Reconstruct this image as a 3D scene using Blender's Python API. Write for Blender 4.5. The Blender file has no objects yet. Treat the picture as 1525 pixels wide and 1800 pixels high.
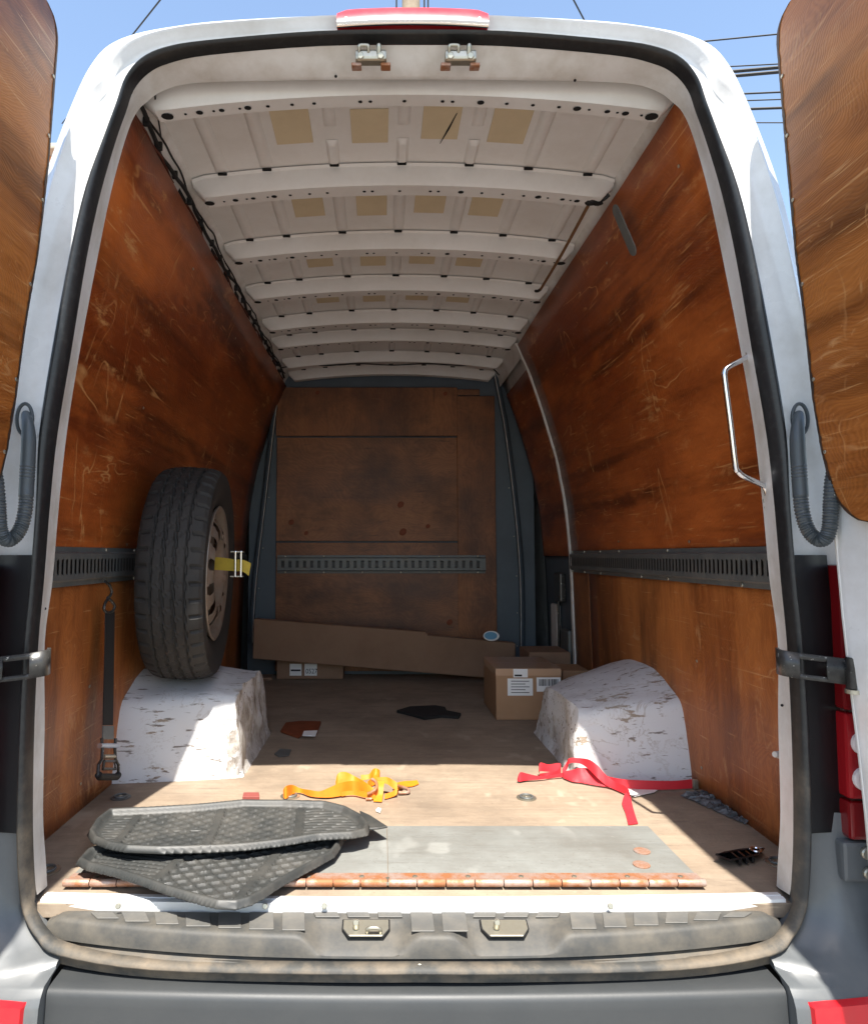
import bpy, bmesh, math, random
from mathutils import Vector, Matrix, noise
R = math.radians
rnd = random.Random(7)
sc = bpy.context.scene
# ------------------------------------------------------------------ camera
F, PP, CAM, PITCH = 1203.0, (669.0, 900.0), (-0.069, -1.42, 0.74), R(3.6)
cd = bpy.data.cameras.new('camera'); cam = bpy.data.objects.new('camera', cd)
sc.collection.objects.link(cam); sc.camera = cam
cam.location = CAM; cam.rotation_euler = (R(90) + PITCH, 0, 0)
cd.sensor_fit = 'HORIZONTAL'; cd.sensor_width = 36.0; cd.lens = 36.0 * F / 1525
cd.shift_x = (762.5 - PP[0]) / 1525; cd.clip_end = 3000; cd.clip_start = 0.02
# ------------------------------------------------------------------ light
SUN = Vector((0.02, -0.52, 1.0)).normalized()          # towards the sun
elev = math.asin(SUN.z); azim = math.atan2(SUN.x, SUN.y)
w = bpy.data.worlds.new('World'); sc.world = w; w.use_nodes = True
nt = w.node_tree; sky = nt.nodes.new('ShaderNodeTexSky'); sky.sky_type = 'NISHITA'; sky.sun_disc = False
sky.sun_elevation = elev; sky.sun_rotation = azim; sky.air_density = 1.2; sky.dust_density = 1.2; sky.ozone_density = 0.35
nt.links.new(sky.outputs[0], nt.nodes['Background'].inputs[0]); nt.nodes['Background'].inputs[1].default_value = 0.135
sl = bpy.data.lights.new('sun', 'SUN'); sl.energy = 5.0; sl.angle = R(0.5); sl.color = (1, .95, .87)
so = bpy.data.objects.new('sun', sl); sc.collection.objects.link(so)
so.rotation_euler = SUN.to_track_quat('Z', 'Y').to_euler(); so.location = (0, -5, 9)
vs = sc.view_settings; vs.view_transform = 'Standard'; vs.look = 'None'; vs.exposure = 1.2; vs.gamma = 1; vs.use_curve_mapping = False
sc.cycles.max_bounces = 8; sc.cycles.diffuse_bounces = 6; sc.cycles.glossy_bounces = 4
sc.cycles.use_denoising = True; sc.cycles.sample_clamp_indirect = 6

# ------------------------------------------------------------------ helpers
COL = sc.collection
_c, _s = math.cos(PITCH), math.sin(PITCH)
def at(px, py, X=None, Y=None, Z=None):
    """the point on a plane of the place that the photograph shows at a pixel"""
    u = -(py - PP[1]) / F
    d = ((px - PP[0]) / F, _c - u * _s, _s + u * _c)
    t = (X - CAM[0]) / d[0] if X is not None else (Y - CAM[1]) / d[1] if Y is not None else (Z - CAM[2]) / d[2]
    return Vector((CAM[0] + t * d[0], CAM[1] + t * d[1], CAM[2] + t * d[2]))
def empty(name, label=None, cat=None, group=None, loc=(0, 0, 0)):
    o = bpy.data.objects.new(name, None); COL.objects.link(o); o.location = loc; o.empty_display_size = .05
    tag(o, label, cat, group); return o
def tag(o, label=None, cat=None, group=None, kind=None):
    if label: o['label'] = label
    if cat: o['category'] = cat
    if group: o['group'] = group
    if kind: o['kind'] = kind
    return o
def link(name, me, mat, parent=None, smooth=False, autos=None):
    o = bpy.data.objects.new(name, me); COL.objects.link(o)
    if mat: me.materials.clear(); me.materials.append(mat)
    if smooth:
        me.polygons.foreach_set('use_smooth', [True] * len(me.polygons))
        if autos:
            bm = bmesh.new(); bm.from_mesh(me)
            for e in bm.edges:
                if len(e.link_faces) == 2 and e.calc_face_angle(0) > R(autos): e.smooth = False
            bm.to_mesh(me); bm.free()
    if parent: setp(o, parent)
    return o
def setp(o, parent):
    o.parent = parent
    q = parent; off = Vector((0, 0, 0))
    while q: off += Vector(q.location); q = q.parent
    o.location = Vector(o.location) - off
def mesh(name, vs_, fs, mat, parent=None, smooth=False, autos=None, fix=True):
    me = bpy.data.meshes.new(name); me.from_pydata([tuple(v) for v in vs_], [], fs)
    if fix:
        bm = bmesh.new(); bm.from_mesh(me); bmesh.ops.recalc_face_normals(bm, faces=bm.faces); bm.to_mesh(me); bm.free()
    me.update(); return link(name, me, mat, parent, smooth, autos)
def grid(name, rows, mat, parent=None, smooth=True, close_u=False, close_v=False, autos=None, thick=0):
    n = len(rows[0]); vs_ = [p for r in rows for p in r]; fs = []
    for i in range(len(rows) - (0 if close_u else 1)):
        for j in range(n - (0 if close_v else 1)):
            a, b = i, (i + 1) % len(rows); c, d = j, (j + 1) % n
            fs.append((a * n + c, a * n + d, b * n + d, b * n + c))
    o = mesh(name, vs_, fs, mat, parent, smooth, autos)
    if thick:
        m = o.modifiers.new('thick', 'SOLIDIFY'); m.thickness = thick; m.offset = 0
    return o
def boxm(name, lo, hi, bev=.002, seg=2):
    bm = bmesh.new(); bmesh.ops.create_cube(bm, size=1)
    for v in bm.verts:
        v.co = Vector([lo[i] + (v.co[i] + .5) * (hi[i] - lo[i]) for i in range(3)])
    if bev: bmesh.ops.bevel(bm, geom=bm.edges[:], offset=min(bev, .45 * min(hi[i] - lo[i] for i in range(3))), segments=seg, profile=.6, affect='EDGES', clamp_overlap=True)
    me = bpy.data.meshes.new(name); bm.to_mesh(me); bm.free(); return me
def box(name, lo, hi, mat, parent=None, bev=.002, rot=None, pivot=None):
    if rot is None: return link(name, boxm(name, lo, hi, bev), mat, parent)
    c = Vector(pivot) if pivot else Vector([(lo[i] + hi[i]) / 2 for i in range(3)])
    me = boxm(name, Vector(lo) - c, Vector(hi) - c, bev)
    M = Matrix.Translation(c) @ rot.to_4x4() if not isinstance(rot, Matrix) or len(rot) == 3 else Matrix.Translation(c) @ rot
    me.transform(M); return link(name, me, mat, parent)
def rotz(a): return Matrix.Rotation(R(a), 3, 'Z')
def spline(pts, k=6):
    P = [Vector(p) for p in pts]; out = []
    for i in range(len(P) - 1):
        p0, p1, p2, p3 = P[max(i - 1, 0)], P[i], P[i + 1], P[min(i + 2, len(P) - 1)]
        for j in range(k):
            t = j / k
            out.append(.5 * ((2 * p1) + (-p0 + p2) * t + (2 * p0 - 5 * p1 + 4 * p2 - p3) * t * t + (-p0 + 3 * p1 - 3 * p2 + p3) * t ** 3))
    out.append(P[-1]); return out
def tubem(path, rad, n=10, caps=True):
    vs_, fs = [], []; N = len(path); up = Vector((0, 0, 1)); prev = None
    for i, p in enumerate(path):
        t = (path[min(i + 1, N - 1)] - path[max(i - 1, 0)]).normalized()
        if prev is None:
            a = t.cross(up) if abs(t.z) < .9 else t.cross(Vector((1, 0, 0)))
        else: a = prev - t * prev.dot(t)
        a.normalize(); b = t.cross(a); prev = a
        r = rad(i / (N - 1)) if callable(rad) else rad
        for j in range(n):
            q = 2 * math.pi * j / n; vs_.append(p + (a * math.cos(q) + b * math.sin(q)) * r)
    for i in range(N - 1):
        for j in range(n): fs.append((i * n + j, i * n + (j + 1) % n, (i + 1) * n + (j + 1) % n, (i + 1) * n + j))
    if caps: fs += [tuple(range(n))[::-1], tuple((N - 1) * n + j for j in range(n))]
    return vs_, fs
def tube(name, path, rad, mat, parent=None, n=10):
    v, f = tubem([Vector(p) for p in path], rad, n); return mesh(name, v, f, mat, parent, True, 50)
def join(parts):
    V, Fc = [], []
    for v, f in parts:
        k = len(V); V += list(v); Fc += [tuple(i + k for i in q) for q in f]
    return V, Fc
def disc(c, r, nrm, h=.004, n=14, sx=1):
    nrm = Vector(nrm).normalized(); a = nrm.orthogonal().normalized(); b = nrm.cross(a)
    if abs(nrm.z) > .9: a, b = Vector((1, 0, 0)), Vector((0, 1, 0))
    v, f = [], []
    for z, q in ((0, 1), (h * .7, 1), (h, .8)):
        for i in range(n):
            t = 2 * math.pi * i / n; v.append(Vector(c) + (a * math.cos(t) * sx + b * math.sin(t)) * r * q + nrm * z)
    for k in (0, 1):
        for i in range(n): f.append((k * n + i, k * n + (i + 1) % n, (k + 1) * n + (i + 1) % n, (k + 1) * n + i))
    f.append(tuple(2 * n + i for i in range(n))); return v, f
def sm(a, b, x):
    t = max(0, min(1, (x - a) / (b - a))); return t * t * (3 - 2 * t)
def interp(tab, x):
    for (a, p), (b, q) in zip(tab, tab[1:]):
        if x <= b: return p + (q - p) * max(0, (x - a)) / (b - a)
    return tab[-1][1]
def prism(name, pts, h, mat, parent=None, bev=.001):
    """flat outline pts (Vectors) raised by vector h"""
    bm = bmesh.new(); f = bm.faces.new([bm.verts.new(p) for p in pts])
    e = bmesh.ops.extrude_face_region(bm, geom=[f]); bmesh.ops.translate(bm, vec=h, verts=[v for v in e['geom'] if isinstance(v, bmesh.types.BMVert)])
    bmesh.ops.recalc_face_normals(bm, faces=bm.faces)
    if bev: bmesh.ops.bevel(bm, geom=bm.edges[:], offset=bev, segments=1, affect='EDGES', clamp_overlap=True)
    me = bpy.data.meshes.new(name); bm.to_mesh(me); bm.free(); return link(name, me, mat, parent)

# ------------------------------------------------------------------ materials
class NT:
    def __init__(s, name):
        s.m = bpy.data.materials.new(name); s.m.use_nodes = True; s.t = s.m.node_tree
        s.b = s.t.nodes['Principled BSDF']; s.tc = s.n('ShaderNodeTexCoord').outputs['Object']
    def n(s, k, **kw):
        x = s.t.nodes.new(k)
        for a, b in kw.items(): setattr(x, a, b)
        return x
    def L(s, a, b): s.t.links.new(a, b)
    def map(s, scale=(1, 1, 1), rot=(0, 0, 0), src=None, loc=(0, 0, 0)):
        m = s.n('ShaderNodeMapping'); s.L(src or s.tc, m.inputs[0]); m.inputs['Scale'].default_value = scale
        m.inputs['Rotation'].default_value = [R(a) for a in rot]; m.inputs['Location'].default_value = loc; return m.outputs[0]
    def noise(s, scale, detail=4, rough=.55, vec=None, dist=0):
        x = s.n('ShaderNodeTexNoise'); s.L(vec or s.tc, x.inputs['Vector']); x.inputs['Scale'].default_value = scale
        x.inputs['Detail'].default_value = detail; x.inputs['Roughness'].default_value = rough; x.inputs['Distortion'].default_value = dist; return x.outputs[0]
    def ramp(s, src, stops):
        r = s.n('ShaderNodeValToRGB'); s.L(src, r.inputs[0]); e = r.color_ramp.elements
        while len(e) < len(stops): e.new(.5)
        for q, (p, c) in zip(e, stops):
            q.position = p; q.color = (c, c, c, 1) if isinstance(c, (int, float)) else (*c, 1)
        return r.outputs[0]
    def mix(s, f, a, b, mode='MIX'):
        x = s.n('ShaderNodeMix', data_type='RGBA', blend_type=mode)
        if isinstance(f, (int, float)): x.inputs[0].default_value = f
        else: s.L(f, x.inputs[0])
        for i, v in ((6, a), (7, b)):
            if isinstance(v, tuple): x.inputs[i].default_value = (*v, 1)
            else: s.L(v, x.inputs[i])
        return x.outputs[2]
    def math(s, op, a, b):
        x = s.n('ShaderNodeMath', operation=op)
        for i, v in ((0, a), (1, b)):
            if isinstance(v, (int, float)): x.inputs[i].default_value = v
            else: s.L(v, x.inputs[i])
        return x.outputs[0]
    def out(s, col=None, rough=None, bump=None, bs=.3, bd=.002, metal=0, spec=None, coat=0):
        if col is not None:
            if isinstance(col, tuple): s.b.inputs['Base Color'].default_value = (*col, 1)
            else: s.L(col, s.b.inputs['Base Color'])
        if rough is not None:
            if isinstance(rough, (int, float)): s.b.inputs['Roughness'].default_value = rough
            else: s.L(rough, s.b.inputs['Roughness'])
        s.b.inputs['Metallic'].default_value = metal
        if spec is not None: s.b.inputs['Specular IOR Level'].default_value = spec
        if coat: s.b.inputs['Coat Weight'].default_value = coat; s.b.inputs['Coat Roughness'].default_value = .12
        if bump is not None:
            x = s.n('ShaderNodeBump'); x.inputs['Strength'].default_value = bs; x.inputs['Distance'].default_value = bd
            s.L(bump, x.inputs['Height']); s.L(x.outputs[0], s.b.inputs['Normal'])
        return s.m
def dirty(name, base, dirt, amt=.5, scale=6, rough=.5, metal=0, spec=None, bs=.15, fine=60, speck=None, coat=0):
    q = NT(name); a = q.noise(scale, 6, .65); f = q.noise(fine, 4, .6)
    m = q.ramp(a, [(.42, 0.0), (.72, amt)]); c = q.mix(m, base, dirt)
    c = q.mix(q.ramp(f, [(.3, .10), (.6, 0.0)]), c, dirt)
    if speck: c = q.mix(q.ramp(q.noise(fine * 2.2, 2, .5), [(.68, 0.0), (.72, 1.0)]), c, speck)
    r = q.math('ADD', q.math('MULTIPLY', a, .25), rough - .12)
    return q.out(c, r, f, bs, .001, metal, spec, coat)
def plain(name, col, rough=.5, metal=0, spec=None, coat=0):
    return NT(name).out(col, rough, metal=metal, spec=spec, coat=coat)
def plywood(name, dark, light, tan, along='Y', scr=.5, rough=.42, dirt=None, fig=1.0, coat=0, rs=26, fw=.22, wear=0):
    """rotary-cut veneer: long streaks, wandering figure, scratches through the varnish"""
    q = NT(name)
    sq = {'Y': (1, .16, 1), 'X': (.16, 1, 1), 'Z': (1, 1, .16)}[along]
    wob = q.noise(1.6, 3, .5)
    v = q.n('ShaderNodeVectorMath', operation='ADD')
    sep = q.n('ShaderNodeCombineXYZ'); wv = q.math('MULTIPLY', wob, .35)
    for i in range(3): q.L(wv, sep.inputs[i])
    q.L(q.map(sq), v.inputs[0]); q.L(sep.outputs[0], v.inputs[1])
    big = q.noise(2.6, 5, .6, v.outputs[0], .6)
    ring = q.n('ShaderNodeTexWave', wave_type='BANDS', bands_direction='DIAGONAL'); q.L(v.outputs[0], ring.inputs[0])
    ring.inputs['Scale'].default_value = rs; ring.inputs['Distortion'].default_value = 5.5; ring.inputs['Detail'].default_value = 3; ring.inputs['Detail Scale'].default_value = 1.2
    fine = q.noise(55, 5, .7, q.map({'Y': (1, .035, 1), 'X': (.035, 1, 1), 'Z': (1, 1, .035)}[along]))
    t = q.math('ADD', q.math('MULTIPLY', big, .75), q.math('MULTIPLY', ring.outputs['Fac'], .16 * fig))
    t = q.math('ADD', q.math('SUBTRACT', t, .5 * (fw - .22)), q.math('MULTIPLY', fine, fw))
    c = q.ramp(t, [(.38, dark), (.58, tuple((dark[i] + light[i]) / 2 for i in range(3))), (.82, light)])
    if dirt:
        c = q.mix(q.ramp(q.noise(2.2, 7, .7), [(.42, 0.0), (.66, .8)]), c, dirt)
        c = q.mix(q.ramp(q.noise(150, 2, .5), [(.66, 0.0), (.72, .6)]), c, dirt)
        c = q.mix(q.ramp(q.noise(38, 4, .7, q.map({'Y': (1, .10, 1), 'X': (.10, 1, 1), 'Z': (1, 1, .10)}[along])), [(.60, 0.0), (.70, .6)]), c, dirt)
        c = q.mix(q.ramp(q.noise(9, 5, .65, q.map({'Y': (1, .3, 1), 'X': (.3, 1, 1), 'Z': (1, 1, .3)}[along])), [(.56, 0.0), (.74, .55)]), c, dirt)
    if wear:
        st2 = {'Y': (1, .35, 1), 'X': (.35, 1, 1), 'Z': (1, 1, .35)}[along]
        band = q.noise(7.5, 6, .62, q.map({'Y': (1, .07, 1), 'X': (.07, 1, 1), 'Z': (1, .5, .10)}[along], (16, 0, 0), loc=(2, 5, 3)))
        c = q.mix(q.ramp(band, [(.36, .75), (.50, 0.0)]), c, tuple(v * .35 for v in dark))
        c = q.mix(q.ramp(q.noise(3.1, 6, .65, q.map(st2, loc=(7, 1, 2))), [(.50, 0.0), (.70, .65)]), c, tuple(min(1, v * 1.35) for v in light))
        wn = q.math('MULTIPLY', q.ramp(q.noise(17, 8, .72, q.map(st2)), [(.57, 0.0), (.66, 1.0)]), q.ramp(q.noise(1.9, 3, .5, q.map((1, 1, 1), loc=(4, 4, 9))), [(.50, 0.0), (.62, 1.0)]))
        c = q.mix(q.math('MULTIPLY', wn, .75 * wear), c, tan)
        for k, (rot, st, sc_) in enumerate((((30, 0, 0), (1, .35, 1.6), 3.2), ((-15, 0, 10), (1, 1.2, .45), 4.1))):     # hairline scratches
            hn = q.noise(sc_, 3, .55, q.map(st, rot, loc=(3 * k, 1, 8)), .4)
            rid = q.math('ABSOLUTE', q.math('SUBTRACT', hn, .5), 0)
            pt = q.ramp(q.noise(3.3, 4, .6, q.map((1, 1, 1), loc=(9 * k, 3, 1))), [(.52, 0.0), (.64, 1.0)])
            c = q.mix(q.math('MULTIPLY', q.math('MULTIPLY', q.ramp(rid, [(.0, 1.0), (.008, 0.0)]), pt), .8 * wear), c, tan)
    if scr:
        for k, (rot, st, sc_) in enumerate((((38, 12, 0), (1.6, .10, 20), 5), ((-52, 0, 9), (1.6, .13, 17), 4), ((80, 4, 30), (1.4, .16, 14), 6))):
            mk = q.noise(sc_, 2.5, .55, q.map((st[0], st[1] * 8, st[2] * 1.5), rot, loc=(k * 3.1, 7.7 * k, 1.3)))
            patch = q.ramp(q.noise(2.3 + k, 3, .5, q.map((1, 1, 1), loc=(k * 9, 2, 4))), [(.48, 0.0), (.62, 1.0)])
            f = q.math('MULTIPLY', q.ramp(mk, [(.645, 0.0), (.70, 1.0)]), patch)
            c = q.mix(q.math('MULTIPLY', f, scr), c, tan)
        c = q.mix(q.math('MULTIPLY', q.ramp(q.noise(46, 3, .6), [(.66, 0.0), (.72, 1.0)]), scr * .5), c, tan)
    r = q.math('ADD', q.math('MULTIPLY', big, .3), rough - .15)
    return q.out(c, r, q.math('ADD', fine, q.math('MULTIPLY', ring.outputs['Fac'], .5)), .25, .0012, coat=coat)
M = {}
M['ply_wall'] = plywood('varnished_plywood', (.19, .036, .007), (.47, .125, .024), (.60, .30, .11), 'Y', .55, .40, fig=.25, rs=44, wear=1)
M['ply_door'] = plywood('door_plywood', (.24, .070, .014), (.55, .205, .048), (.65, .36, .15), 'Y', .6, .36, fig=.5, rs=75, fw=.4, wear=.7)
M['ply_low'] = plywood('worn_plywood', (.25, .070, .015), (.50, .18, .045), (.58, .32, .14), 'Z', .6, .48, fig=.6, rs=60, fw=.35, wear=.8)
M['ply_bulk'] = plywood('pine_plywood', (.20, .072, .024), (.40, .175, .070), (.36, .2, .1), 'X', .2, .55, dirt=(.05, .018, .009), fig=.6)
M['ply_bulkv'] = plywood('pine_plywood_upright', (.20, .068, .021), (.38, .155, .056), (.36, .2, .1), 'Z', .2, .55, dirt=(.05, .018, .009), fig=.6)
M['floor'] = plywood('floor_plywood', (.27, .205, .145), (.38, .305, .225), (.50, .42, .32), 'X', .4, .75, dirt=(.15, .115, .085), fig=.3, fw=.6)
M['white'] = dirty('white_van_paint', (.76, .77, .77), (.48, .46, .42), .6, 5, .30, coat=.5, bs=.04, fine=45)
M['white_in'] = dirty('dusty_white_paint', (.70, .685, .66), (.42, .37, .30), .7, 7, .42, bs=.06, fine=35)
M['roof_in'] = dirty('roof_primer', (.72, .695, .66), (.54, .49, .43), .5, 3, .5, bs=.05)
M['pad'] = dirty('tan_sound_pad', (.60, .49, .32), (.50, .40, .26), .5, 9, .8)
M['rubber'] = dirty('black_rubber', (.012, .013, .014), (.05, .05, .048), .35, 7, .42, bs=.1)
M['seal_dusty'] = dirty('dusty_rubber', (.060, .059, .053), (.20, .155, .105), .7, 9, .7, bs=.3)
M['plastic'] = dirty('grey_bumper_plastic', (.036, .039, .041), (.052, .054, .053), .5, 5, .5, bs=.12, fine=150)
M['step'] = dirty('dusty_step_plastic', (.052, .052, .049), (.15, .13, .10), .6, 12, .62, bs=.2, fine=120)
M['tread'] = dirty('worn_step_tread', (.095, .094, .088), (.17, .155, .13), .6, 16, .6, bs=.2, fine=120)
M['corner'] = dirty('silver_bumper_paint', (.085, .093, .098), (.15, .15, .146), .45, 5, .4, bs=.06, coat=.2)
M['flat_black'] = plain('flat_black_fill', (.006, .006, .007), .45)  # underbody and track backs, also the painted shade in the jamb gap
M['black_metal'] = dirty('black_painted_steel', (.010, .010, .010), (.20, .19, .17), .25, 14, .3, bs=.1, speck=(.4, .38, .34))
M['chrome'] = plain('chrome', (.75, .76, .78), .12, 1)
M['steel'] = dirty('zinc_steel', (.48, .46, .38), (.25, .2, .13), .4, 30, .4, .85)
M['track'] = dirty('grey_track_paint', (.115, .125, .125), (.23, .22, .19), .5, 12, .5, .3, bs=.1)
M['bulkhead'] = dirty('blue_grey_sheet', (.085, .112, .138), (.06, .07, .08), .5, 3, .55)
M['hose'] = plain('black_hose', (.055, .066, .072), .42)
M['hole_shade'] = plain('dark_hole_and_shade', (.006, .006, .006), .9)
M['wire'] = plain('black_tape', (.008, .008, .008), .6)
M['wire_red'] = plain('brown_wire', (.12, .03, .015), .6)
M['red_lens'] = plain('red_lens', (.16, .004, .006), .2, coat=.6)
M['red_refl'] = dirty('red_reflector', (.55, .012, .020), (.42, .03, .03), .3, 20, .35, coat=.15)
M['red_mid'] = plain('dark_red_lens', (.30, .006, .010), .22, coat=.5)
M['clear_lens'] = dirty('clear_lamp', (.75, .72, .70), (.4, .1, .1), .4, 60, .15)
M['plate'] = plywood('grey_ramp_plate', (.17, .175, .163), (.25, .255, .237), (.42, .42, .39), 'X', .25, .6, dirt=(.13, .122, .105), fig=.15, fw=.5)
M['orange_web'] = dirty('orange_webbing', (.80, .225, .008), (.66, .14, .006), .5, 30, .6, bs=.3, fine=400)
M['red_web'] = dirty('red_webbing', (.60, .022, .034), (.46, .015, .026), .5, 30, .6, bs=.3, fine=400)
M['yellow_web'] = dirty('yellow_webbing', (.55, .40, .05), (.35, .24, .04), .5, 40, .7, fine=300)
M['black_web'] = plain('black_webbing', (.008, .008, .009), .8)
M['mat'] = dirty('dusty_mat_rubber', (.032, .034, .033), (.085, .080, .070), .75, 9, .5, bs=.25, fine=140)
M['tyre'] = dirty('tyre_rubber', (.018, .017, .016), (.050, .045, .039), .6, 8, .72, bs=.25, fine=90)
M['rim'] = dirty('bare_wheel_steel', (.36, .31, .26), (.22, .14, .09), .6, 14, .42, .5)
M['card'] = dirty('cardboard', (.37, .215, .115), (.26, .14, .07), .5, 5, .75, fine=80)
M['card_dark'] = dirty('dull_cardboard', (.26, .155, .095), (.18, .10, .06), .5, 4, .8)
M['tape'] = plain('packing_tape', (.50, .32, .2), .12)
M['paper'] = dirty('white_label', (.80, .80, .78), (.7, .68, .66), .3, 10, .6)
M['ink'] = plain('black_ink', (.015, .015, .015), .7)
M['blue'] = plain('pale_blue_print', (.13, .33, .50), .5)
M['rag'] = plain('black_rag', (.012, .011, .010), .9)
M['brown'] = dirty('red_brown_paper', (.20, .045, .012), (.12, .03, .01), .5, 20, .7)
M['redblock'] = dirty('red_brown_block', (.26, .06, .05), (.16, .06, .04), .5, 30, .7)
M['bungee'] = plain('brown_bungee', (.16, .075, .028), .8)
M['wood'] = dirty('pole_wood', (.30, .24, .17), (.16, .12, .08), .6, 6, .85)
M['stucco'] = dirty('orange_stucco', (.62, .24, .08), (.5, .2, .08), .5, 2, .85)
M['concrete_trim'] = dirty('pale_trim', (.55, .48, .38), (.4, .33, .25), .5, 3, .85)
M['glass'] = plain('dark_window', (.03, .04, .05), .08)
M['door_edge'] = dirty('frayed_ply_edge', (.030, .018, .012), (.16, .07, .03), .6, 40, .7)
def rusty():
    q = NT('rusty_hinge_steel'); a = q.noise(26, 6, .7); b = q.noise(7, 4, .6)
    m = q.ramp(q.math('ADD', q.math('MULTIPLY', a, .6), q.math('MULTIPLY', b, .4)), [(.40, 0.0), (.56, 1.0)])
    c = q.mix(m, (.46, .35, .30), (.34, .14, .06)); rr = q.ramp(m, [(0, .30), (1, .7)])
    q.b.inputs['Metallic'].default_value = .4
    return q.out(c, rr, a, .25, .0008, .4)
M['rust'] = rusty()
def arch_paint():
    q = NT('scuffed_white_arch_paint')
    f = q.noise(30, 5, .7, q.map((.35, 1, 1.3), (0, 20, 0))); g = q.noise(3.4, 4, .6); h = q.noise(70, 3, .6, q.map((.16, 1, 1), (0, -12, 0)))
    c = q.mix(q.ramp(q.math('ADD', q.math('MULTIPLY', f, .7), q.math('MULTIPLY', g, .35)), [(.605, 0.0), (.64, 1.0)]), (.66, .665, .67), (.30, .24, .18))
    c = q.mix(q.ramp(h, [(.62, 0.0), (.67, .9)]), c, (.16, .13, .105))
    rid = q.math('ABSOLUTE', q.math('SUBTRACT', q.noise(6, 5, .65, q.map((1, 1, 1), loc=(3, 9, 2)), .5), .5), 0)
    c = q.mix(q.math('MULTIPLY', q.ramp(rid, [(0, 1.0), (.012, 0.0)]), q.ramp(q.noise(2.7, 3, .5, q.map((1, 1, 1), loc=(8, 1, 5))), [(.48, 0.0), (.64, .5)])), c, (.30, .235, .17))
    c = q.mix(q.ramp(q.noise(1.7, 5, .6), [(.5, 0.0), (.75, .5)]), c, (.5, .48, .45))
    # bare, peeled edge toward the middle of the van
    sx = q.n('ShaderNodeSeparateXYZ'); q.L(q.tc, sx.inputs[0]); ax = q.math('ABSOLUTE', sx.outputs[0], 0)
    e = q.math('ADD', q.math('MULTIPLY', ax, -9), q.math('MULTIPLY', q.noise(11, 5, .7), 3.2))
    m = q.ramp(q.math('ADD', e, 3.95), [(.45, 0.0), (.62, .85)])
    pe = q.ramp(q.noise(24, 6, .7, q.map((1, 1, .5))), [(.30, (.07, .05, .035)), (.43, (.32, .275, .225)), (.55, (.56, .54, .50))])
    c = q.mix(m, c, pe)
    return q.out(c, .6, q.math('ADD', f, q.math('MULTIPLY', g, .5)), .5, .004)
M['arch'] = arch_paint()
def ground_mat():
    q = NT('street_concrete'); a = q.noise(.7, 6, .6); b = q.noise(40, 4, .7); c = q.noise(160, 2, .5)
    k = q.ramp(q.math('ADD', q.math('MULTIPLY', a, .5), q.math('MULTIPLY', b, .5)), [(.35, (.17, .166, .158)), (.6, (.26, .254, .24)), (.8, (.34, .33, .31))])
    return q.out(k, .9, c, .5, .006)
M['ground'] = ground_mat()

# ------------------------------------------------------------------ ground and what stands behind the van
GZ = -0.69
o = mesh('ground', [(-400, -400, GZ), (400, -400, GZ), (400, 400, GZ), (-400, 400, GZ)], [(0, 1, 2, 3)], M['ground']); tag(o, 'pale worn concrete street under the van', None, None, 'structure')

house = empty('stucco_house', 'orange stucco house beyond the left rear door', 'house', None, (-7.6, 13, GZ))
hx0, hx1, hy0, hy1, hz = -10.6, -4.60, 9.2, 16.5, 7.15
box('wall', (hx0, hy0, GZ), (hx1, hy1, hz), M['stucco'], house, .02)
box('cornice', (hx0 - .2, hy0 - .2, hz + .003), (hx1 + .06, hy1 + .2, hz + .10), M['concrete_trim'], house, .03)
for i, (wx, wz) in enumerate([(-5.9, .6), (-7.6, .6), (-9.3, .6), (-5.9, 3.9), (-7.6, 3.9), (-9.3, 3.9)]):
    fr = box('window', (wx - .5, hy0 - .06, wz), (wx + .5, hy0 - .002, wz + 1.6), M['concrete_trim'], house, .01)
    box('pane', (wx - .42, hy0 - .075, wz + .08), (wx + .42, hy0 - .063, wz + 1.52), M['glass'], fr, .004)

pole = empty('utility_pole', 'weathered grey utility pole rising behind the van roof', 'pole', None, (.62, 11.2, GZ))
px0 = at(722, 5, Y=11.2).x
tube('shaft', [(px0, 11.2, GZ), (px0, 11.2, 13)], lambda t: .22 - .05 * t, M['wood'], pole, 14)
box('crossarm', (px0 - 1.2, 11.02, 12.2), (px0 + 1.2, 11.14, 12.34), M['wood'], pole, .01)
box('crossarm', (px0 - .9, 11.0, 9.05), (px0 + .9, 11.12, 9.17), M['wood'], pole, .01)
for dx in (-.28, .24, .31):
    tube('riser_cable', [(px0 + dx, 10.98, GZ), (px0 + dx * 1.02, 10.98, 12.3)], .018, M['wire'], pole, 6)
for dx in (-1.1, -.5, .5, 1.1):
    tube('insulator', [(px0 + dx, 11.08, 12.34), (px0 + dx, 11.08, 12.5)], lambda t: .04 + .02 * math.sin(t * 9), M['concrete_trim'], pole, 8)
def wire(a, b, sag, r, label):
    P = []
    for i in range(25):
        t = i / 24; p = Vector(a).lerp(Vector(b), t); p.z -= sag * 4 * t * (1 - t); P.append(p)
    tag(tube('power_line', P, r, M['wire'], None, 6), label, 'wire', 'overhead wires')
a, b = at(235, 58, Y=10), at(281, 0, Y=9.0)
wire(a + (a - b) * 4, b + (b - a) * 7, 0, .014, 'thin black overhead wire crossing the sky above the left corner')
a, b = at(1026, 34, Y=10), at(1008, 0, Y=9.4)
wire(a + (a - b) * 4, b + (b - a) * 12, 0, .014, 'thin black overhead wire above the roof, right of the brake light')
names = ['uppermost thin wire', 'second thin wire from the top', 'upper thick cable', 'lower thick cable', 'first thin line under the thick cables', 'second thin line under the thick cables', 'thick lowest cable', 'faint line just under the lowest cable']
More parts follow.
